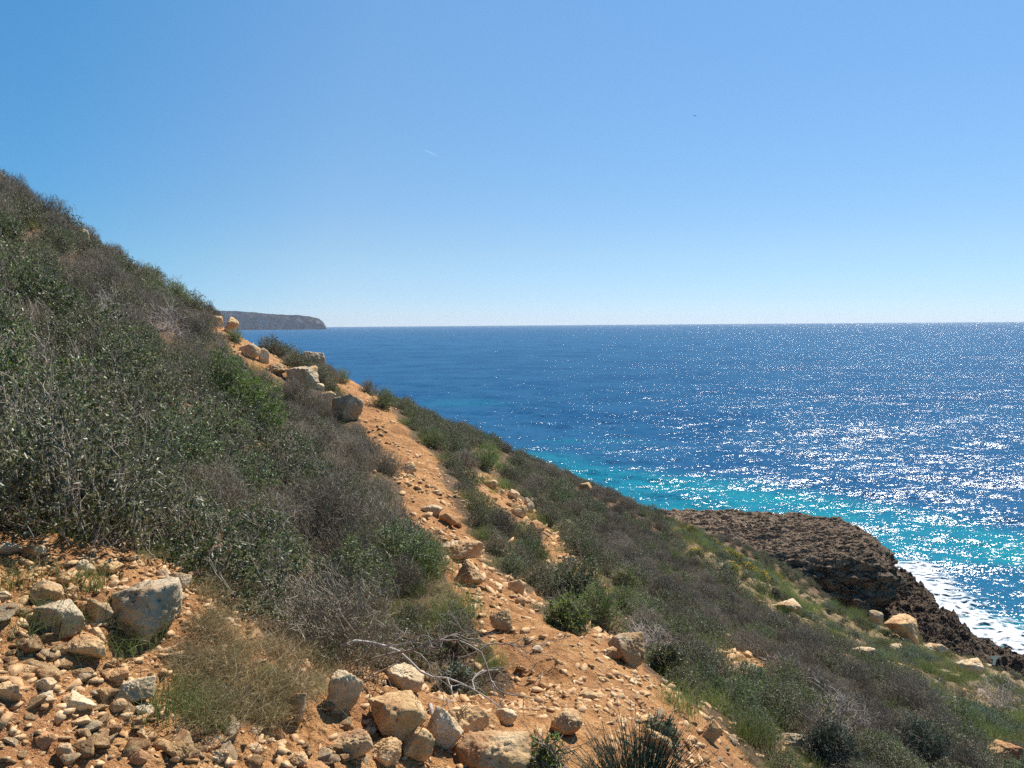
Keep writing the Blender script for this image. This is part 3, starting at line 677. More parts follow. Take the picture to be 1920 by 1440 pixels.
pv = np.concatenate([np.stack([pc[0]+1.1*rr*np.cos(th), pc[1]+.8*rr*np.sin(th), 0*th-20.35], 1), np.stack([pc[0]+.9*rr*np.cos(th), pc[1]+.6*rr*np.sin(th), 0*th-21.4], 1)])
me = bpy.data.meshes.new('rock_pool'); me.from_pydata(pv.tolist(), [], [list(range(40)), list(range(79, 39, -1))]+[[i, i+40, (i+1) % 40+40, (i+1) % 40] for i in range(40)]); me.materials.append(b.m)
tag(link('rock_pool', me), 'shallow greenish tide pool held between the dark shore rocks', 'rock pool')
# ------------------------------------------------------------------ plants
def norm(v): return v/np.maximum(np.linalg.norm(v, axis=-1, keepdims=True), 1e-9)
def tubes(P, rad, sides=3):
    M_, K = P.shape[:2]; T = norm(np.gradient(P, axis=1)); a = norm(np.cross(T, np.array([.31, .77, .55]))); b_ = np.cross(T, a)
    th = np.arange(sides)*2*np.pi/sides; Vv = P[:, :, None]+(a[:, :, None]*np.cos(th)[:, None]+b_[:, :, None]*np.sin(th)[:, None])*rad[..., None, None]
    m, k, s = np.meshgrid(np.arange(M_), np.arange(K-1), np.arange(sides), indexing='ij'); o = (m*K+k)*sides; s2 = (s+1) % sides
    return Vv.reshape(-1, 3), np.stack([o+s, o+s2, o+sides+s2, o+sides+s], -1).reshape(-1, 4)
def blades(P, wid, rg):
    M_, K = P.shape[:2]; T = norm(np.gradient(P, axis=1)); sd_ = norm(np.cross(T, rg.normal(size=(M_, 1, 3))))
    Vv = np.stack([P-sd_*wid[..., None], P+sd_*wid[..., None]], 2)
    m, k = np.meshgrid(np.arange(M_), np.arange(K-1), indexing='ij'); o = (m*K+k)*2
    return Vv.reshape(-1, 3), np.stack([o, o+1, o+3, o+2], -1).reshape(-1, 4)
def leaves(C_, D_, L_, W_, rg):
    n = len(C_); D_ = norm(D_); S = norm(np.cross(D_, rg.normal(size=(n, 3)))); N_ = np.cross(D_, S); L_ = L_[:, None]; W_ = W_[:, None]
    up = N_*W_*.35
    Vv = np.stack([C_, C_+D_*L_*.3+S*W_*.5+up, C_+D_*L_*.72+S*W_*.42+up, C_+D_*L_, C_+D_*L_*.72-S*W_*.42+up, C_+D_*L_*.3-S*W_*.5+up], 1)
    o = np.arange(n)[:, None]*6
    return Vv.reshape(-1, 3), np.concatenate([o+np.array([[0, 1, 2, 3]]), o+np.array([[0, 3, 4, 5]])])
def dome(n, Rr, H, rg, shell=2.6, lump=.35):
    th = rg.uniform(0, 2*np.pi, n); u = rg.random(n); ph = np.arcsin(u**.8); dirs = np.stack([np.cos(ph)*np.cos(th), np.cos(ph)*np.sin(th), np.sin(ph)], 1)
    s = rg.random(n)**(1/shell); lm = 1+lump*fbm(dirs*1.7+rg.uniform(0, 99), 3)
    P = dirs*(s*lm)[:, None]*np.array([Rr, Rr, H]); return P, norm(dirs/np.array([Rr, Rr, H])**1.0)
def cat_np(parts):
    Vs, Fs, o = [], [], 0
    for v, f in parts: Vs.append(v); Fs.append(f+o); o += len(v)
    return np.concatenate(Vs), np.concatenate(Fs)
def branches(tips, rg, r0=.007, K=5):
    n = len(tips); base = rg.normal(size=(n, 3))*np.array([.05, .05, 0]); base[:, 2] = -.08
    t = np.linspace(0, 1, K)[None, :, None]; ctrl = (base+tips)/2+rg.normal(size=(n, 3))*.05+np.array([0, 0, .03])
    P = (1-t)**2*base[:, None]+2*t*(1-t)*ctrl[:, None]+t**2*tips[:, None]; P = P+rg.normal(size=P.shape)*.008
    return tubes(P, (r0*(1-.72*t[..., 0]))*np.ones((n, 1)))
def twig_layer(P, Dn, rg, L=(.10, .2), r=.0016, side=2, up=.55, rnd=.45):
    n = len(P); d = norm(Dn*.6+np.array([0, 0, up])+rg.normal(size=(n, 3))*rnd); l = rg.uniform(*L, n)[:, None]
    bend = rg.normal(size=(n, 3))*.018; A = P-d*l*.8; B = A+d*l*.5+bend; C_ = A+d*l
    polys = [np.stack([A, B, C_], 1)]
    for k in range(side):
        t = rg.uniform(.25, .85, (n, 1)); s0 = A+(C_-A)*t; dd = norm(d+rg.normal(size=(n, 3))*.65+np.array([0, 0, .25])); ls = l*rg.uniform(.25, .55, (n, 1))
        polys.append(np.stack([s0, s0+dd*ls*.55+bend*.4, s0+dd*ls], 1))
    PP = np.concatenate(polys); rad = np.array([1.0, .85, .6])[None]*r*rg.uniform(.7, 1.4, (len(PP), 1)); return PP, tubes(PP, rad)
def leaf_mat(name, cols, rough=.38, spec=.5, trans=.25, dry=None):
    b = NB(name); pos = b.coord('Object'); rd = b.rand(); ad = b.n('ShaderNodeVectorMath', operation='ADD'); b.l(pos, ad.inputs[0]); b.l(b.math('MULTIPLY', rd, 31.), ad.inputs[1])
    n1 = b.noise(ad.outputs[0], 38, 2, .6); n0 = b.noise(ad.outputs[0], 3.5, 2)
    col = b.ramp(n1, [(.36, cols[0]), (.5, cols[1]), (.64, cols[2])])
    if dry: col = b.mix(b.ramp(n0, [(.5, 0.), (.68, .7)]), col, dry)
    hs = b.n('ShaderNodeHueSaturation'); b.l(col, hs.inputs['Color']); b.l(b.math('ADD', b.math('MULTIPLY', rd, .5), .75), hs.inputs['Value']); b.l(b.math('ADD', b.math('MULTIPLY', b.math('FRACT', b.math('MULTIPLY', rd, 7.3)), .035), .482), hs.inputs['Hue'])
    p = b.bsdf(hs.outputs[0], rough, spec)
    if trans:
        tr = b.n('ShaderNodeBsdfTranslucent'); b.l(hs.outputs[0], tr.inputs[0]); mx = b.n('ShaderNodeMixShader'); mx.inputs[0].default_value = trans
        b.l(p.outputs[0], mx.inputs[1]); b.l(tr.outputs[0], mx.inputs[2]); b.l(mx.outputs[0], b.out.inputs[0])
    return b.m
def twig_mat(name, cols):
    b = NB(name); pos = b.coord('Object'); rd = b.rand(); n1 = b.noise(pos, 30, 2, .6)
    col = b.ramp(n1, [(.3, cols[0]), (.55, cols[1]), (.75, cols[2])]); hs = b.n('ShaderNodeHueSaturation'); b.l(col, hs.inputs['Color']); b.l(b.math('ADD', b.math('MULTIPLY', rd, .5), .75), hs.inputs['Value'])
    b.bsdf(hs.outputs[0], .75, .3); return b.m
ML = {'leafy': leaf_mat('dark_glossy_leaf', [(.042,.052,.014),(.105,.125,.036),(.38,.39,.22)], .45, .7, .32, dry=(.22,.18,.10)),  # palest tone of the dark leaf paints highlights into its colour
      'green': leaf_mat('bright_green_leaf', [(.09,.16,.025),(.17,.27,.04),(.30,.40,.10)], .5, .4, .35),
      'mid': leaf_mat('mid_green_leaf', [(.060,.090,.022),(.115,.165,.042),(.27,.33,.15)], .46, .7, .32),
      'herb': leaf_mat('muted_herb_leaf', [(.10,.12,.045),(.165,.175,.07),(.27,.26,.13)], .6, .3, .25),
      'sage': leaf_mat('grey_green_leaf', [(.10,.14,.09),(.17,.21,.14),(.28,.31,.22)], .6, .3, .25),
      'blue': leaf_mat('blue_green_needle', [(.035,.075,.045),(.06,.11,.065),(.10,.15,.09)], .6, .3, .2),
      'yellow': leaf_mat('yellow_flower', [(.70,.48,.02),(.80,.60,.03),(.85,.68,.05)], .6, .3, .2)}
MT = {'dry': twig_mat('weathered_twig', [(.155,.125,.085),(.28,.235,.17),(.52,.455,.36)]),
      'grey': twig_mat('grey_bark', [(.16,.125,.095),(.27,.22,.17),(.46,.39,.32)]),
      'bleached': twig_mat('bleached_wood', [(.28,.23,.19),(.42,.36,.31),(.60,.54,.47)]),
      'rush': twig_mat('dark_rush_stem', [(.035,.042,.028),(.065,.075,.045),(.12,.13,.085)])}
MG = {'olive': leaf_mat('olive_dry_grass', [(.17,.12,.055),(.31,.245,.11),(.54,.45,.25)], .6, .3, .25),
      'green': leaf_mat('green_grass', [(.10,.135,.035),(.17,.22,.06),(.28,.31,.12)], .55, .3, .35)}
def make(name, parts):
    """one plant: an Empty with its parts as children"""
    o = bpy.data.objects.new(name, None); COL.objects.link(o); o.empty_display_size = .1
    for pn_, (v, f), m in parts: link(pn_, mesh_np(pn_, v, f, m, False), o)
    return o
def leafy_parts(seed, Rr=.45, H=.48, tips=420, nl=6, ll=(.018, .031), leaf='leafy', twig='grey', lw=.42, up=.45):
    rg = np.random.default_rng(seed); P, D_ = dome(tips, Rr, H, rg, 2.4, .55); PP, tw = twig_layer(P, D_, rg, (.08, .17), .0017, 2, up)
    i = rg.integers(0, len(PP), tips*nl*2); t = rg.uniform(.25, 1.05, (len(i), 1)); c = PP[i, 0]+(PP[i, 2]-PP[i, 0])*t
    d = norm(norm(PP[i, 2]-PP[i, 0])*.6+rg.normal(size=(len(i), 3))*.7+np.array([0, 0, .15])); l = rg.uniform(*ll, len(i))
    lv = leaves(c, d, l, l*lw*rg.uniform(.8, 1.2, len(i)), rg)
    br = branches(P[rg.integers(0, tips, 46)]*.92, rg, .008)
    # a few bare shoots stand clear of the crown
    sh, D2 = dome(26, Rr*1.1, H*1.15, rg, 9, .5); _, st = twig_layer(sh, D2, rg, (.16, .3), .002, 3, .8, .3)
    return [('branches', cat_np([br, tw, st]), MT[twig]), ('foliage', lv, ML[leaf])]
def dry_parts(seed, Rr=.45, H=.48, tips=1150, leaf_n=260, r=.00165):
    rg = np.random.default_rng(seed); P, D_ = dome(tips, Rr, H, rg, 2.6, .5); PP, tw = twig_layer(P, D_, rg, (.10, .22), r, 2, .75, .42)
    br = branches(P[rg.integers(0, tips, 60)]*.9, rg, .007)
    out = [('branches', cat_np([br, tw]), MT['dry'])]
    i = rg.integers(0, len(PP), leaf_n); c = PP[i, 1]; l = rg.uniform(.010, .02, leaf_n)
    out.append(('foliage', leaves(c, rg.normal(size=(leaf_n, 3)), l, l*.4, rg), ML['leafy'])); return out
def grass_parts(seed, n=170, L=(.12, .30), spread=.13, mat_='olive', arc=.6, w_=.0016):
    rg = np.random.default_rng(seed); base = rg.normal(size=(n, 3))*np.array([spread*.5, spread*.5, 0]); a = rg.uniform(0, 6.28, n); out = np.stack([np.cos(a), np.sin(a), 0*a], 1)
    l = rg.uniform(*L, n)[:, None]; k = rg.uniform(.15, arc, (n, 1)); t = np.linspace(0, 1, 5)[None, :, None]
    P = base[:, None]+np.array([0, 0, 1.])*(l*(1-.35*k))[:, None]*(t-.35*k[:, None]*t*t*1.4)+out[:, None]*(l*k)[:, None]*t*t*1.2; P[..., 2] -= .01
    return blades(P, (w_*(1-.85*t[..., 0]))*np.ones((n, 1)), rg)
LEAFY = [make('leafy_shrub', leafy_parts(900+k, .45, .48+.05*(k % 3), leaf='mid' if k in (1, 4) else 'leafy')) for k in range(6)]
DRY = [make('dry_shrub', dry_parts(930+k, .45, .48+.05*(k % 3), 1150, [120, 300, 700, 200, 1200][k])) for k in range(5)]

for px_, py_, w_ in [(425,775,75),(475,830,95),(285,540,60),(330,560,50),(720,766,52),(558,692,36),(1060,1180,95),(1120,1172,100),(910,880,60),(1172,1105,60),(1025,985,44),(300,640,40),(1225,1215,60),(1560,1370,90),(1400,1400,60)]:
    h_ = hit(px_, py_); CLEAR.append((h_[0], h_[1], w_/F*h_[1]/2))
# where the scrub stands -------------------------------------------------
DRYZ = [[(230,560),(400,600),(470,640),(600,740),(690,800),(770,940),(800,1030),(870,1080),(960,1220),(1010,1300),(930,1300),(860,1180),(780,1050),(640,930),(560,850),(480,760),(330,640)],
        [(0,300),(240,440),(420,575),(330,560),(180,470),(0,380)],
        [(1130,960),(1230,1010),(1400,1130),(1560,1230),(1700,1310),(1800,1400),(1600,1350),(1450,1270),(1330,1180),(1200,1090),(1100,1010)],
        [(1500,1290),(1640,1310),(1700,1420),(1560,1400)],
        [(780,750),(1000,850),(1200,950),(1150,950),(960,860)]]
GREENZ = [[(395,705),(470,700),(540,790),(500,830),(420,780)], [(258,500),(330,515),(390,575),(340,570),(270,530)], [(865,835),(960,850),(975,900),(900,880)],[(1020,1085),(1170,1100),(1180,1180),(1060,1180)]]
def far_ok(x, y): return True
rg = np.random.default_rng(77); cells = {}; SP = []
nc_ = 90000; r = np.exp(rg.uniform(np.log(2.2), np.log(60), nc_)); a = R(1)*rg.uniform(-62, 52, nc_); cx_, cy_ = r*np.sin(a), r*np.cos(a); cz_ = ground(cx_, cy_)
ppx, ppy, zp_, zs_, zst_, zo_, zh_, zc_ = zones(cx_, cy_, cz_)
okm = (zp_+zs_+zst_+zo_+zc_ < .5) & (cz_ > -19.5) & ~((zh_ > .5) & (rg.random(nc_) > .10))
for dx, dy in ((.17, 0), (-.24, 0), (0, .2), (0, -.2)):
    q_ = proj(xyz(cx_+dx, cy_+dy, ground(cx_+dx, cy_+dy))); okm &= ~(inpoly(q_[0], q_[1], PATH))
    okm &= ~(inpoly(q_[0], q_[1], STRIP) & (rg.random(nc_) < .6)); okm &= ~(inpoly(q_[0], q_[1], SCREE) & (rg.random(nc_) < .8))
okm &= ~((ppx > 1000) & (ppx < 1500) & (ppy > 1500))
okm &= ~((np.hypot(cx_, cy_) < 3.2) & (cx_ > -1.2) & (cx_ < 1.4))
for a_, b_, w_ in CLEAR:
    dd_ = math.hypot(a_, b_); fx, fy = a_-a_/dd_*.45, b_-b_/dd_*.45
    okm &= (np.hypot(cx_-a_, cy_-b_) > w_+.16) & (np.hypot(cx_-fx, cy_-fy) > w_+.16)
for j in np.nonzero(okm)[0]:
    s = (.355+.010*r[j])*(.68 if ppx[j] > np.interp(ppy[j], [700, 1000, 1200, 1440], [650, 820, 1050, 1200]) else 1); x, y = cx_[j], cy_[j]; kx, ky = int(x//1.2), int(y//1.2); good = True
    for ix in (-1, 0, 1):
        for iy in (-1, 0, 1):
            for (u_, v_) in cells.get((kx+ix, ky+iy), ()):
                if (u_-x)**2+(v_-y)**2 < s*s: good = False; break
            if not good: break
        if not good: break
    if good: cells.setdefault((kx, ky), []).append((x, y)); SP.append(j)
SP = np.array(SP); sx_, sy_, sz_ = cx_[SP], cy_[SP], cz_[SP]; spx_, spy_ = ppx[SP], ppy[SP]; sd2 = np.hypot(sx_, sy_)
lowz = zh_[SP] > .5
pd = np.clip(.27+1.1*fbm(xyz(sx_*.35, sy_*.35), 3), .05, .8)
for Zp in DRYZ: pd = np.where(inpoly(spx_, spy_-10, Zp), np.clip(pd+.75, 0, .95), pd)
pd = np.where((spx_ > np.interp(spy_, [700, 1000, 1200, 1440], [650, 820, 1050, 1200])) & (spx_ < 260+np.interp(spy_, [700, 1000, 1200, 1440], [650, 820, 1050, 1200])), pd*.45, pd)
pd = np.where(inpoly(spx_, spy_, [(-200,640),(280,650),(430,800),(500,1000),(450,1120),(400,1100),(-200,1060)]), pd*.3, pd)
isdry = rg.random(len(SP)) < pd
isgreen = np.zeros(len(SP), bool)
for Zp in GREENZ: isgreen |= inpoly(spx_, spy_, Zp)
isdry &= ~isgreen
scl = rg.uniform(.68, 1.12, len(SP))*(1+.006*sd2)*np.clip(1+.5*fbm(xyz(sx_*.5, sy_*.5, 8.), 2), .65, 1.45)*np.where(lowz, .55, 1)
# lower by the trail so that the tread stays in view
edge_ = np.zeros(len(SP), bool)
for dx, dy in ((.5, 0), (.35, -.35), (.35, .35), (-.45, 0)):
    q_ = proj(xyz(sx_+dx, sy_+dy, ground(sx_+dx, sy_+dy))); edge_ |= inpoly(q_[0], q_[1], PATH)
scl = np.where(sd2 < 6, np.minimum(scl*.8, .9), scl); scl = np.where(edge_, scl*.72, scl)
right_ = spx_ > np.interp(spy_, [700, 1000, 1200, 1440], [650, 820, 1050, 1200]); scl = np.where(right_, scl*.62, np.where(sd2 > 10, scl*.85, scl))
inview = (spx_ > -60) & (spx_ < 1980) & (spy_ > 250) & (spy_ < 1560)
size_ = np.where(inview, scl/sd2, 0); order = np.argsort(-size_); indiv = np.zeros(len(SP), bool); indiv[order[:285]] = True
print('shrubs', len(SP), 'dry', isdry.sum(), 'indiv max dist', sd2[indiv].max())
def place(proto, x, y, z, s, rz, first):
    if first: o = proto; kids = proto.children
    else:
        o = proto.copy(); COL.objects.link(o)
        for ch in proto.children:
            c = ch.copy(); COL.objects.link(c); c.parent = o
    o.location = (x, y, z); o.scale = (s, s, s*(.85+.3*random.random())); o.rotation_euler = (random.gauss(0, .08), random.gauss(0, .08), rz); return o
used = set()
def zone_words(px, py, d, right):
    if right: return ('in the scrub sloping down below the trail', 'scrub below the trail') if d > 4.5 else ('beside the lower trail', 'scrub beside the lower trail')
    if px < 330 and py > 760: return 'in the thick scrub above the left rubble', 'thick scrub above the rubble'
    if py > 1000: return 'overhanging the inner edge of the lower trail', 'scrub overhanging the lower trail'
    if d > 8: return 'on the upper slope towards the skyline', 'scrub on the upper slope'
    return 'on the steep slope left of the trail', 'scrub on the steep left slope'
for j in np.nonzero(indiv)[0]:
    pool = DRY if isdry[j] else LEAFY; k = int(rg.integers(len(pool))); 
    pr = pool[k]; first = pr.name not in used; used.add(pr.name)
    o = place(pr, sx_[j], sy_[j], sz_[j]-.03, scl[j], rg.uniform(0, 6.28), first)
    right = spx_[j] > np.interp(spy_[j], [700, 1000, 1200, 1440], [650, 820, 1050, 1200]); wz, gz = zone_words(spx_[j], spy_[j], sd2[j], right)
    tag(o, ('leafless grey brown twiggy shrub ' if isdry[j] else 'dark green shrub with small glossy leaves ')+wz, 'shrub', ('dry ' if isdry[j] else 'leafy ')+gz)
# the rest of the scrub: nobody would count it
def gn_scatter(name, protos, pts, rot, sc, idx, label, cat):
    me = bpy.data.meshes.new(name); me.vertices.add(len(pts)); me.vertices.foreach_set('co', np.asarray(pts, np.float32).ravel())
    a = me.attributes.new('rot', 'FLOAT_VECTOR', 'POINT'); a.data.foreach_set('vector', np.asarray(rot, np.float32).ravel())
    a = me.attributes.new('scl', 'FLOAT', 'POINT'); a.data.foreach_set('value', np.asarray(sc, np.float32))
    a = me.attributes.new('idx', 'INT', 'POINT'); a.data.foreach_set('value', (len(protos)-1-np.asarray(idx)).astype(np.int32))
    o = link(name, me); ng = bpy.data.node_groups.new(name, 'GeometryNodeTree')
    ng.interface.new_socket('Geometry', in_out='INPUT', socket_type='NodeSocketGeometry'); ng.interface.new_socket('Geometry', in_out='OUTPUT', socket_type='NodeSocketGeometry')
    gi = ng.nodes.new('NodeGroupInput'); go = ng.nodes.new('NodeGroupOutput'); J = ng.nodes.new('GeometryNodeJoinGeometry')
    for p in protos:
        j2 = ng.nodes.new('GeometryNodeJoinGeometry')
        for ch in p:
            oi = ng.nodes.new('GeometryNodeObjectInfo'); oi.inputs['Object'].default_value = ch; oi.inputs['As Instance'].default_value = True; ng.links.new(oi.outputs['Geometry'], j2.inputs[0])
        gt = ng.nodes.new('GeometryNodeGeometryToInstance'); ng.links.new(j2.outputs[0], gt.inputs[0]); ng.links.new(gt.outputs[0], J.inputs[0])
    ip = ng.nodes.new('GeometryNodeInstanceOnPoints'); ng.links.new(gi.outputs[0], ip.inputs['Points']); ng.links.new(J.outputs[0], ip.inputs['Instance']); ip.inputs['Pick Instance'].default_value = True
    for nm, dt_, sock in (('rot', 'FLOAT_VECTOR', 'Rotation'), ('scl', 'FLOAT', 'Scale'), ('idx', 'INT', 'Instance Index')):
        na = ng.nodes.new('GeometryNodeInputNamedAttribute'); na.data_type = dt_; na.inputs[0].default_value = nm; ng.links.new(na.outputs[0], ip.inputs[sock])
    ng.links.new(ip.outputs[0], go.inputs[0]); md = o.modifiers.new('scatter', 'NODES'); md.node_group = ng
    tag(o, label, cat, kind='stuff'); return o
def rots(n): return np.stack([rg.normal(size=n)*.08, rg.normal(size=n)*.08, rg.uniform(0, 6.28, n)], 1)
for dryf, protos, nm, lb in ((True, DRY, 'dry_scrub', 'low leafless grey brown scrub spread over the distant slope'), (False, LEAFY, 'leafy_scrub', 'low dark green scrub spread over the distant slope')):
    s_ = (~indiv) & (isdry == dryf) & ~isgreen; n = s_.sum(); P = np.stack([sx_[s_], sy_[s_], sz_[s_]-.03], 1)
    gn_scatter(nm, [list(p.children) for p in protos], P, rots(n), scl[s_]*(1.0), rg.integers(0, len(protos), n), lb, 'scrub')
# grass and herbs -------------------------------------------------------
def tuft(name, seed, n, L, spread, m, arc=.7, w_=.0016):
    v, f = grass_parts(seed, n, L, spread, m, arc, w_); return link(name, mesh_np(name, v, f, MG[m], False))
def at_ground(px, py):
    h_ = hit(px, py); return (h_[0], h_[1], float(ground(h_[0], h_[1])[0]))
T_ = [((1405,1395), 130, (.22,.42), .20, 'green', .5, 'dense bright green grass clump at the outer trail edge, lower right'),
      ((1270,1330), 110, (.15,.30), .18, 'green', .6, 'pale green grass clump between the brown grey boulder and the leafy scrub'),
      ((85,1180), 70, (.10,.2), .12, 'green', .9, 'arching green grass tuft in front of the undercut grey slab'),
      ((165,1100), 60, (.08,.14), .08, 'green', .6, 'green grass tuft growing behind the big pointed boulder'),
      ((230,1212), 80, (.08,.16), .13, 'green', .9, 'yellow green grass tuft at the foot of the big pointed boulder'),
      ((300,1330), 100, (.08,.17), .12, 'green', .7, 'fresh green grass tuft right of the flat tan slab'),
      ((25,1090), 90, (.06,.13), .14, 'green', .8, 'short green grass tuft at the left border above the rounded boulder'),
      ((915,1062), 70, (.14,.26), .2, 'green', .6, 'bright green tuft at the right end of the broad step slab'),
      ((825,862), 80, (.16,.3), .25, 'green', .6, 'small green tuft at the outer edge of the upper trail')]
TUF = []
for k, ((x, y), n, L, sp_, m, arc, lb) in enumerate(T_):
    o = tuft('grass_tuft', 1200+k, n*2, L, sp_, m, arc, .002 if k < 2 else .0014); o.location = at_ground(x, y); tag(o, lb, 'grass tuft'); TUF.append(o)
OLV = tuft('dry_grass_tuft', 1300, 260, (.06, .17), .16, 'olive', 1.3); OLV.location = at_ground(430, 1330); tag(OLV, 'dry olive grass tuft at the lower rim of the grass patch', 'grass tuft')
OLV2 = tuft('dry_grass_tuft', 1301, 220, (.05, .14), .14, 'olive', 1.4); OLV2.location = at_ground(385, 1110); tag(OLV2, 'straw coloured grass tuft right of the paired pale slabs', 'grass tuft')
gr_poly = [(350,1085),(440,1100),(480,1130),(580,1230),(600,1290),(520,1350),(400,1370),(340,1340),(300,1260),(345,1180)]
pp = [at_ground(x, y) for x, y in rnd_px(gr_poly, 90, rg)]
gi_ = rg.integers(0, 2, len(pp)); gn_scatter('dry_grass', [[OLV], [OLV2], [TUF[5]]], pp, rots(len(pp)), rg.uniform(.35, .75, len(pp)), np.where(rg.random(len(pp)) < .02, 2, gi_), 'matted olive and straw coloured grass between the rubble and the shrubs', 'grass')
# scattered grass among scrub edges and herb slope
gp = []
cg = 26000; r = np.exp(rg.uniform(np.log(2.), np.log(45), cg)); a = R(1)*rg.uniform(-50, 45, cg); gx, gy = r*np.sin(a), r*np.cos(a); gz_ = ground(gx, gy)
qx, qy, z1, z2, z3, z4, z5, z6 = zones(gx, gy, gz_)
pr_ = np.where(z5 > .5, .75, 0)+np.where(z2 > .5, .010, 0)+np.where((z1+z2+z3+z4+z5+z6) < .5, .12, 0)+np.where(z3+z6 > .5, .12, 0)
pr_ = pr_*np.clip(.5+2.2*fbm(xyz(gx*.6, gy*.6, 3.), 3), 0, 1.4)
k_s = (rg.random(cg) < pr_) & (gz_ > -19); n = k_s.sum(); print('grass', n)
gn_scatter('scattered_grass', [[OLV], [TUF[1]], [TUF[6]], [OLV2]], np.stack([gx, gy, gz_], 1)[k_s], rots(n), rg.uniform(.6, 1.2, n)*(1+.02*r[k_s])*np.clip(r[k_s]/7, .4, 1), rg.integers(0, 4, n), 'wispy grass growing between shrubs and stones over the whole slope', 'grass')
# ------------------------------------------------------------------ plants that stand out
def put(o, px, py, s=1, rz=0, dz=0): p = at_ground(px, py); o.location = (p[0], p[1], p[2]+dz); o.scale = (s,)*3; o.rotation_euler = (0, 0, rz); return o
def bush(seed, px, py, wpx, label, leaf='green', tips=520, nl=8, ll=(.010, .02), hr=.75, twig='grey', name='green_bush', cat='bush'):
    p = at_ground(px, py); Rr = wpx/F*p[1]/2; k = max(1, Rr/.35)
    o = make(name, leafy_parts(seed, Rr, Rr*2*hr, int(tips*k), nl, (ll[0]*k**.6, ll[1]*k**.6), leaf, twig)); o.location = (p[0], p[1], p[2]+(.16 if px < 500 and py > 650 else .15 if px < 400 else -.02)); tag(o, label, cat); return o
bush(1401, 425, 775, 100, 'bright green leafy bush amid dark scrub, upper one of the left slope patch', hr=.9, tips=420, ll=(.016, .030))
bush(1402, 475, 830, 120, 'bright green leafy bush amid dark scrub, lower one of the left slope patch', hr=.9, tips=420, ll=(.016, .030))
bush(1403, 285, 540, 60, 'green bush just below the skyline of the left slope')
bush(1404, 330, 560, 50, 'smaller green bush beside the one below the left skyline')
bush(1405, 720, 766, 52, 'round green bush standing alone at the outer edge of the upper trail', hr=.85)
bush(1406, 558, 692, 36, 'dark green upright bush between the boulders on the crest', 'blue', hr=1.0)
bush(1407, 1060, 1180, 95, 'vivid green bush at the outer trail edge, casting a black shadow on the soil')
bush(1422, 1085, 1130, 120, 'fresh green bush behind the vivid one at the trail edge', 'mid', ll=(.014, .026))
bush(1408, 1120, 1172, 110, 'broad green bush right of the vivid one at the trail edge')
bush(1409, 910, 880, 70, 'light green bush on the slope above the stony gully')
bush(1410, 1172, 1105, 60, 'feathery green fennel like plant right of the stony gully', 'green', 700, 10, (.006, .014))
bush(1411, 1245, 1265, 80, 'dark leafy bush directly right of the brown grey boulder', 'leafy', ll=(.016, .028))
bush(1412, 1555, 1440, 120, 'blue green bushy plant at the bottom edge, right part', 'blue', 800, 10, (.008, .016))
bush(1413, 1720, 1435, 130, 'wide blue green bushy plant at the bottom edge near the right corner', 'blue', 800, 10, (.008, .016))
bush(1414, 855, 1300, 75, 'pale grey green sage like plant under the right end of the dark scrub', 'sage', 300, 7, (.014, .03))
bush(1415, 1452, 1122, 28, 'small dark round bush on the flowering herb slope', 'blue', 300)
bush(1420, 690, 728, 40, 'brownish green bush on the crest just right of the trail top', 'leafy', 300)
bush(1421, 612, 706, 34, 'low dark bush on the crest left of the trail top', 'leafy', 260)
bush(1416, 640, 716, 40, 'low green bush where the trail vanishes over the crest', 'green', 260)
bush(1417, 1240, 1390, 60, 'low leafy sprig bush at the lower outer trail edge', 'leafy', 200, 6, (.014, .026))
bush(1418, 440, 640, 36, 'yellowish green herb cushion below the jagged skyline outcrop', 'green', 260)
bush(1419, 1025, 985, 44, 'dark bush at the right flank of the stony gully', 'blue', 420)
# rush-like plant at the bottom
def rush(seed, n, Rr, H):
    g = np.random.default_rng(seed); a = g.uniform(0, 6.28, n); rr = np.sqrt(g.random(n)); base = np.stack([np.cos(a), np.sin(a), 0*a], 1)*(rr*Rr*.45)[:, None]
    out = np.stack([np.cos(a), np.sin(a), 0*a], 1)*(rr*Rr*.75*g.uniform(.3, 1.3, n))[:, None]; l = H*g.uniform(.45, 1, n)*(1-.35*rr)
    t = np.linspace(0, 1, 5)[None, :, None]; P = base[:, None]+out[:, None]*t**1.4+np.array([0, 0, 1.])*l[:, None, None]*t+g.normal(size=(n, 5, 3))*.004*t
    return tubes(P, .0022*(1-.6*t[..., 0])*np.ones((n, 1)))
v1 = rush(1500, 520, .27, .31); v2 = rush(1501, 26, .18, .52); g2 = np.random.default_rng(5)
rb = make('rush_plant', [('stems', cat_np([v1, v2]), MT['rush'])])
i_ = g2.integers(0, len(v1[0])//15, 1500); c_ = v1[0].reshape(-1, 15, 3)[i_, 6+g2.integers(0, 8, 1500)]
lv = link('needles', mesh_np('needles', *leaves(c_, g2.normal(size=(1500, 3))*.5+np.array([0, 0, .9]), g2.uniform(.012, .03, 1500), g2.uniform(.002, .004, 1500), g2), ML['blue'], False), rb)
put(rb, 1195, 1500, 1.0); tag(rb, 'spiky dark rush like plant with upright stems at the bottom edge', 'plant')
o = make('leafy_sprig', leafy_parts(1510, .07, .12, 40, 5, (.02, .036), 'green', 'grey', .36, 1.2)); put(o, 1020, 1450); tag(o, 'little leafy green sprig at the bottom edge left of the rush plant', 'plant')
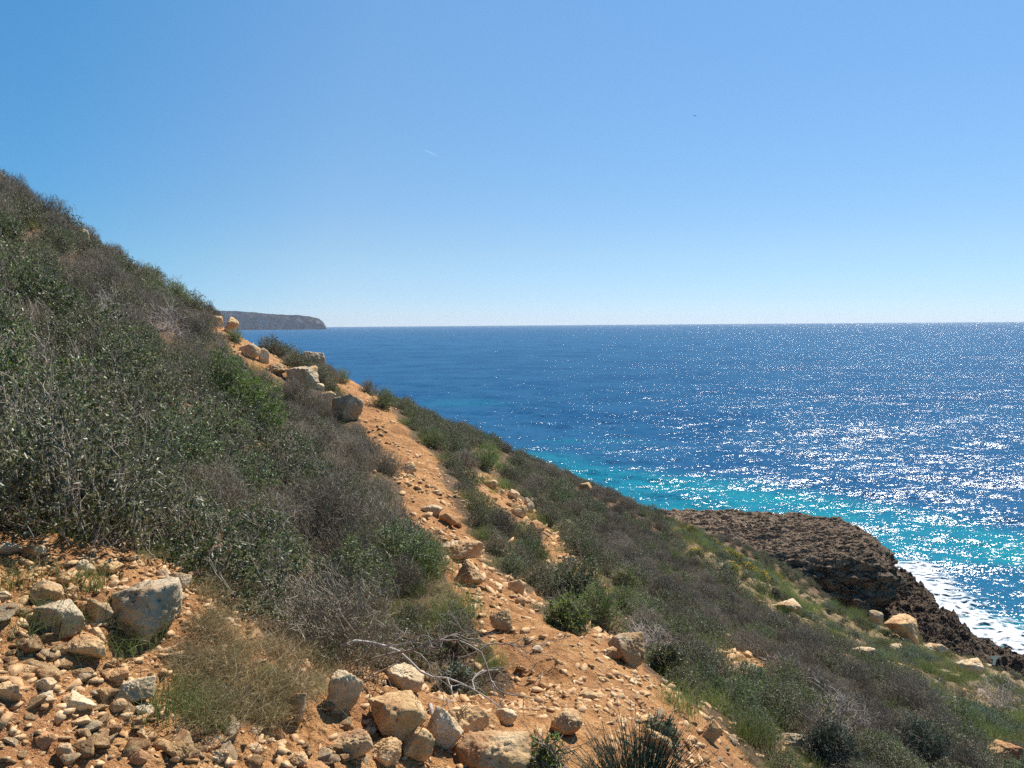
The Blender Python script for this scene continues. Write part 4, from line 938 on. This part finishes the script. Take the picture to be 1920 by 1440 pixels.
# bare branches
def wander(g, p0, d0, L, n, wob, sag=0.0):
    P = [np.array(p0, float)]; d = norm(np.array(d0, float))
    for k in range(n):
        d = norm(d+g.normal(size=3)*wob+np.array([0, 0, -sag])); P.append(P[-1]+d*L/n)
    return np.array(P)
def bare_branch(seed, L, r0, d0, kids=6, depth=2, wob=.22):
    g = np.random.default_rng(seed); parts = []
    def rec(p0, d, L_, r, dep):
        P = wander(g, p0, d, L_, 12, wob); parts.append(tubes(P[None], (r*np.linspace(1, .35, 13))[None], 5))
        if dep > 0:
            for _ in range(kids):
                i = g.integers(3, 12); t = norm(P[i]-P[i-1]); rec(P[i], norm(t+g.normal(size=3)*.6), L_*g.uniform(.3, .55), r*.5, dep-1)
    rec((0, 0, 0), d0, L, r0, depth); return cat_np(parts)
BB = [((640,1265), .75, .007, (.85,.05,.30), 'bleached', 'long curved bare branch arching over the pale boulders under the dark scrub'),
      ((560,1240), .55, .008, (-.5,.0,.35), 'bleached', 'pale bare branch curling out of the scrub above the olive grass'),
      ((700,1290), .7, .006, (.9,-.1,.35), 'grey', 'thin forked bare branch stretching towards the trail'),
      ((860,1270), .6, .006, (.95,.0,.18), 'grey', 'bare spiky branch reaching over the inner edge of the trail'),
      ((806,1330), .50, .011, (.05,-.75,-.15), 'bleached', 'gnarled grey root running down between the two pale boulders'),
      ((540,1100), .5, .006, (-.7,-.1,.5), 'bleached', 'whitish dead branch poking from the scrub beside the olive grass'),
      ((1000,1290), .35, .003, (.6,.2,.7), 'grey', 'single thin dry stem standing over the trail'),
      ((120,1020), .42, .004, (.02,.0,1), 'grey', 'dry upright stalk rising over the rubble at the scrub edge')]
for k, ((x, y), L, r0, d0, m, lb) in enumerate(BB):
    o = link('bare_branch', mesh_np('bare_branch', *bare_branch(1600+k, L, r0, d0, 5 if k < 6 else 1, 2 if k not in (4, 6, 7) else 1), MT[m], True)); p = at_ground(x, y); o.location = (p[0], p[1], p[2]+(.12 if k in (0, 2, 3) else .02)); tag(o, lb, 'branch')
def tangle(seed, Rr, n, r0, flat=.6):
    g = np.random.default_rng(seed); parts = []
    for k in range(n):
        a = g.uniform(0, 6.28); e = g.uniform(.1, 1.2)
        P = wander(g, (g.normal()*.08*Rr, g.normal()*.08*Rr, .02), (math.cos(a), math.sin(a), e*flat), Rr*g.uniform(.6, 1.2), 9, .3)
        parts.append(tubes(P[None], (r0*g.uniform(.5, 1)*np.linspace(1, .4, 10))[None], 4))
        for _ in range(9):
            i = g.integers(3, 9); P2 = wander(g, P[i], norm(P[i]-P[i-1])+g.normal(size=3)*.5, Rr*g.uniform(.2, .5), 6, .3); parts.append(tubes(P2[None], (r0*.4*np.linspace(1, .5, 7))[None], 3))
    return cat_np(parts)
for k, (x, y, wpx, n, lb) in enumerate([(1225,1215,110,46,'bleached tangle of dead twigs right of the trail beside the brown grey boulder'),
      (1560,1370,170,70,'large pale tangle of dead branches in the scrub of the lower right'),(1480,1290,110,40,'arching pale dead branches above the large tangle'),
      (1100,1010,70,34,'rust brown dead bush cushion beside the stony gully'),(1740,1330,120,44,'bleached dead twig cushion near the right part of the lower slope'),(300,640,120,50,'silvery dead branches arching from the scrub of the left slope'),
      (200,620,100,40,'pale dead twigs standing in the scrub, left of the silvery branches'), (1880,1330,110,40,'grey dead shrub at the right border below the herb slope')]):
    p = at_ground(x, y); Rr = wpx/F*p[1]/2*1.15; o = link('dead_shrub', mesh_np('dead_shrub', *tangle(1700+k, Rr, n, .0055*max(1, Rr/.5)), MT['dry' if k == 3 else 'bleached'], False)); o.location = (p[0], p[1], p[2]+(.15 if k in (5, 6) else .02)); tag(o, lb, 'dead shrub')
# low herbs with yellow flowers on the lower slope
hb = make('flowering_herb', [('foliage', leafy_parts(1801, .22, .16, 200, 7, (.012, .026), 'green')[1][1], ML['herb']),
     ('blossoms', leaves(dome(260, .22, .19, rg, 20)[0], rg.normal(size=(260, 3))+np.array([0, 0, 1]), rg.uniform(.010, .02, 260), rg.uniform(.01, .018, 260), rg), ML['yellow'])])
put(hb, 1372, 1075, 1.5); tag(hb, 'green herb cushion dotted with yellow flowers on the upper herb slope', 'herb')
hb2 = make('herb_cushion', [('foliage', leafy_parts(1802, .25, .16, 260, 8, (.010, .022), 'green')[1][1], ML['herb'])]); put(hb2, 1420, 1110, 1.6); tag(hb2, 'plain green herb cushion just below the yellow flowering one', 'herb')
hb3 = make('herb_cushion', [('foliage', leafy_parts(1803, .25, .18, 260, 8, (.010, .022), 'sage')[1][1], ML['sage'])]); put(hb3, 1640, 1240, 1.4); tag(hb3, 'grey green herb cushion beside the long pale rock', 'herb')
ch = 9000; r = np.exp(rg.uniform(np.log(8), np.log(46), ch)); a = R(1)*rg.uniform(5, 45, ch); hx_, hy_ = r*np.sin(a), r*np.cos(a); hz_ = ground(hx_, hy_)
z5 = zones(hx_, hy_, hz_)[6]; hn = fbm(xyz(hx_*.35, hy_*.35, 5.), 3); hm = (z5 > .5) & (rg.random(ch) < np.clip(.03+1.4*hn, 0, .7)) & (hz_ > -19.5); n = hm.sum(); print('herbs', n)
hqx, hqy = proj(xyz(hx_, hy_, hz_)); fl = ((hqx > 1270) & (hqx < 1490) & (hqy < 1125) & (rg.random(ch) < .22))[hm]
gn_scatter('slope_herbs', [list(hb.children), list(hb2.children), list(hb3.children)], np.stack([hx_, hy_, hz_], 1)[hm], rots(n), rg.uniform(.5, 1.3, n)*(1+.012*r[hm]), np.where(fl, 0, np.where(rg.random(n) < .4, 1, 2)), 'low green and grey herbs sprinkled with yellow flowers, covering the lower slope', 'herbs')
cr = 5000; r = np.exp(rg.uniform(np.log(7), np.log(44), cr)); a = R(1)*rg.uniform(3, 45, cr); hx_, hy_ = r*np.sin(a), r*np.cos(a); hz_ = ground(hx_, hy_); z5 = zones(hx_, hy_, hz_)[6]
hm = (z5 > .5) & (rg.random(cr) < .30) & (hz_ > -20)
jj = np.nonzero(hm)[0][:110]
for j in jj:
    s = rg.uniform(.08, .22)+.35*rg.random()**4; o = link('slope_stone', SV[rg.integers(12)][int(rg.random() < .65)], loc=(hx_[j], hy_[j], hz_[j]+s*.05)); o.scale = (s*1.3, s, s*.8); o.rotation_euler = (rg.normal()*.3, rg.normal()*.3, rg.uniform(0, 6.28))
    tag(o, 'weathered tan stone half buried among the herbs of the lower slope', 'stone', 'stones on the herb slope')
# ------------------------------------------------------------------ sky and sea details
b = NB('dark_feather'); b.bsdf((.05, .055, .07), .8, .2)
bp = at(1303, 217, 215); g = []
V_ = []; F_ = []
body = ico(3)[0]*np.array([.09, .32, .085]); bf = ico(3)[1]; body[:, 1] += 0
bd = mesh_np('seabird', body, bf, b.m); bird = link('seabird', bd, loc=tuple(bp)); bird.rotation_euler = (0, .08, R(15)); tag(bird, 'small dark seabird gliding alone high in the blue sky', 'bird')
for sgn in (-1, 1):
    xs = np.linspace(0, 1, 9); span = .72; ch_ = .17*(1-xs**1.6*.85); x = sgn*xs*span; yq = .06-.16*xs**2; z = .05*np.sin(xs*2.4)
    up_ = np.concatenate([np.stack([x, yq+ch_/2, z+.012], 1), np.stack([x, yq-ch_/2, z+.006], 1), np.stack([x, yq-ch_/2, z-.006], 1), np.stack([x, yq+ch_/2, z-.004], 1)])
    Fw = [[r_*9+i, r_*9+i+1, ((r_+1) % 4)*9+i+1, ((r_+1) % 4)*9+i] for r_ in range(4) for i in range(8)]
    link('wing', mesh_np('wing', up_, Fw, b.m), bird)
tl = np.array([[-.05, -.25, .01], [.05, -.25, .01], [.10, -.46, .01], [-.10, -.46, .01], [-.05, -.25, -.01], [.05, -.25, -.01], [.10, -.46, -.005], [-.10, -.46, -.005]])
link('tail', mesh_np('tail', tl, [[0, 1, 2, 3], [7, 6, 5, 4], [0, 4, 5, 1], [1, 5, 6, 2], [2, 6, 7, 3], [3, 7, 4, 0]], b.m, False), bird)
# sailing boat near the horizon
bb = at(1340, 611, 5200); bx, by = bb[0], bb[1]; boat = bpy.data.objects.new('sailing_boat', None); COL.objects.link(boat); boat.location = (bx, by, SEA+.4); boat.rotation_euler = (0, 0, R(20)); tag(boat, 'tiny boat with a sail on the horizon', 'boat')
b1 = NB('hull_paint'); b1.bsdf((.25, .27, .30), .4, .4); b2 = NB('sail_cloth'); b2.bsdf((.42, .44, .47), .8, .2)
ts = np.linspace(0, 1, 12); bw = 1.9*np.sin(np.pi*np.clip(ts*.9+.08, 0, 1))**.7; hullv = []
for zz_, k in ((1.3, 1), (.5, .92), (-.6, .45)): hullv += [(-7+14*t, sg*w_*k, zz_) for sg in (-1, 1) for t, w_ in zip(ts, bw)]
hullv = np.array(hullv); Fh = []
for lev in range(2):
    for sg in range(2):
        o0 = lev*24+sg*12; o1 = o0+24
        for i in range(11): Fh.append([o0+i, o0+i+1, o1+i+1, o1+i] if sg else [o0+i+1, o0+i, o1+i, o1+i+1])
for i in range(11): Fh.append([i, i+1, 12+i+1, 12+i]); Fh.append([48+i+1, 48+i, 60+i, 60+i+1])
link('hull', mesh_np('hull', hullv, Fh, b1.m, False), boat)
link('mast', mesh_np('mast', *tubes(np.array([[[.5, 0, 1], [.5, 0, 8], [.5, 0, 16]]]), np.array([[.12, .1, .07]]), 6), b1.m), boat)
sv = np.array([[.3, .03, 2.2], [-5.5, .35, 2.2], [.3, .03, 15.5], [-2.6, .5, 8], [.3, -.03, 2.2], [-5.5, .29, 2.2], [.3, -.03, 15.5], [-2.6, .44, 8]])
link('sail', mesh_np('sail', sv, [[0, 1, 3, 2], [6, 7, 5, 4], [0, 4, 5, 1], [1, 5, 7, 3], [3, 7, 6, 2], [2, 6, 4, 0]], b2.m, False), boat)
# short vapour trail
c0, c1_ = at(794, 280, 16000), at(822, 293, 16000); t = np.linspace(0, 1, 14)[None, :, None]; P = c0*(1-t)+c1_*t
b = NB('ice_vapour'); t1_ = b.n('ShaderNodeBsdfTranslucent'); t1_.inputs[0].default_value = (1, 1, 1, 1); t2_ = b.n('ShaderNodeBsdfTransparent'); m3_ = b.n('ShaderNodeMixShader'); m3_.inputs[0].default_value = .045
b.l(t2_.outputs[0], m3_.inputs[1]); b.l(t1_.outputs[0], m3_.inputs[2]); b.l(m3_.outputs[0], b.out.inputs[0])
ct = link('vapour_trail', mesh_np('vapour_trail', *tubes(P, (14*np.sin(np.linspace(.15, 2.9, 14)))[None], 8), b.m)); tag(ct, 'short faint white vapour trail in the open sky', 'contrail')
# ------------------------------------------------------------------ the air over the sea
me = bpy.data.meshes.new('haze'); x0, x1, y0, y1, z0, z1 = -13300, 13300, -3000, 13300, SEA-4.5, 105.
me.from_pydata([(x, y, z) for z in (z0, z1) for y in (y0, y1) for x in (x0, x1)], [], [(0, 2, 3, 1), (4, 5, 7, 6), (0, 1, 5, 4), (2, 6, 7, 3), (0, 4, 6, 2), (1, 3, 7, 5)])
m = bpy.data.materials.new('sea_air'); m.use_nodes = True; t = m.node_tree; t.nodes.clear(); o_ = t.nodes.new('ShaderNodeOutputMaterial'); v_ = t.nodes.new('ShaderNodeVolumePrincipled')
v_.inputs['Color'].default_value = (.80, .88, 1, 1); v_.inputs['Density'].default_value = 5.0e-5; v_.inputs['Anisotropy'].default_value = .2; t.links.new(v_.outputs[0], o_.inputs['Volume']); me.materials.append(m)
tag(link('haze', me), 'thin pale blue haze lying over the sea towards the horizon', 'haze', kind='stuff')
# ------------------------------------------------------------------ end
for pr_ in LEAFY+DRY:
    if pr_.name not in used:
        for c_ in list(pr_.children): bpy.data.objects.remove(c_)
        bpy.data.objects.remove(pr_)
print('objects', len(bpy.data.objects))
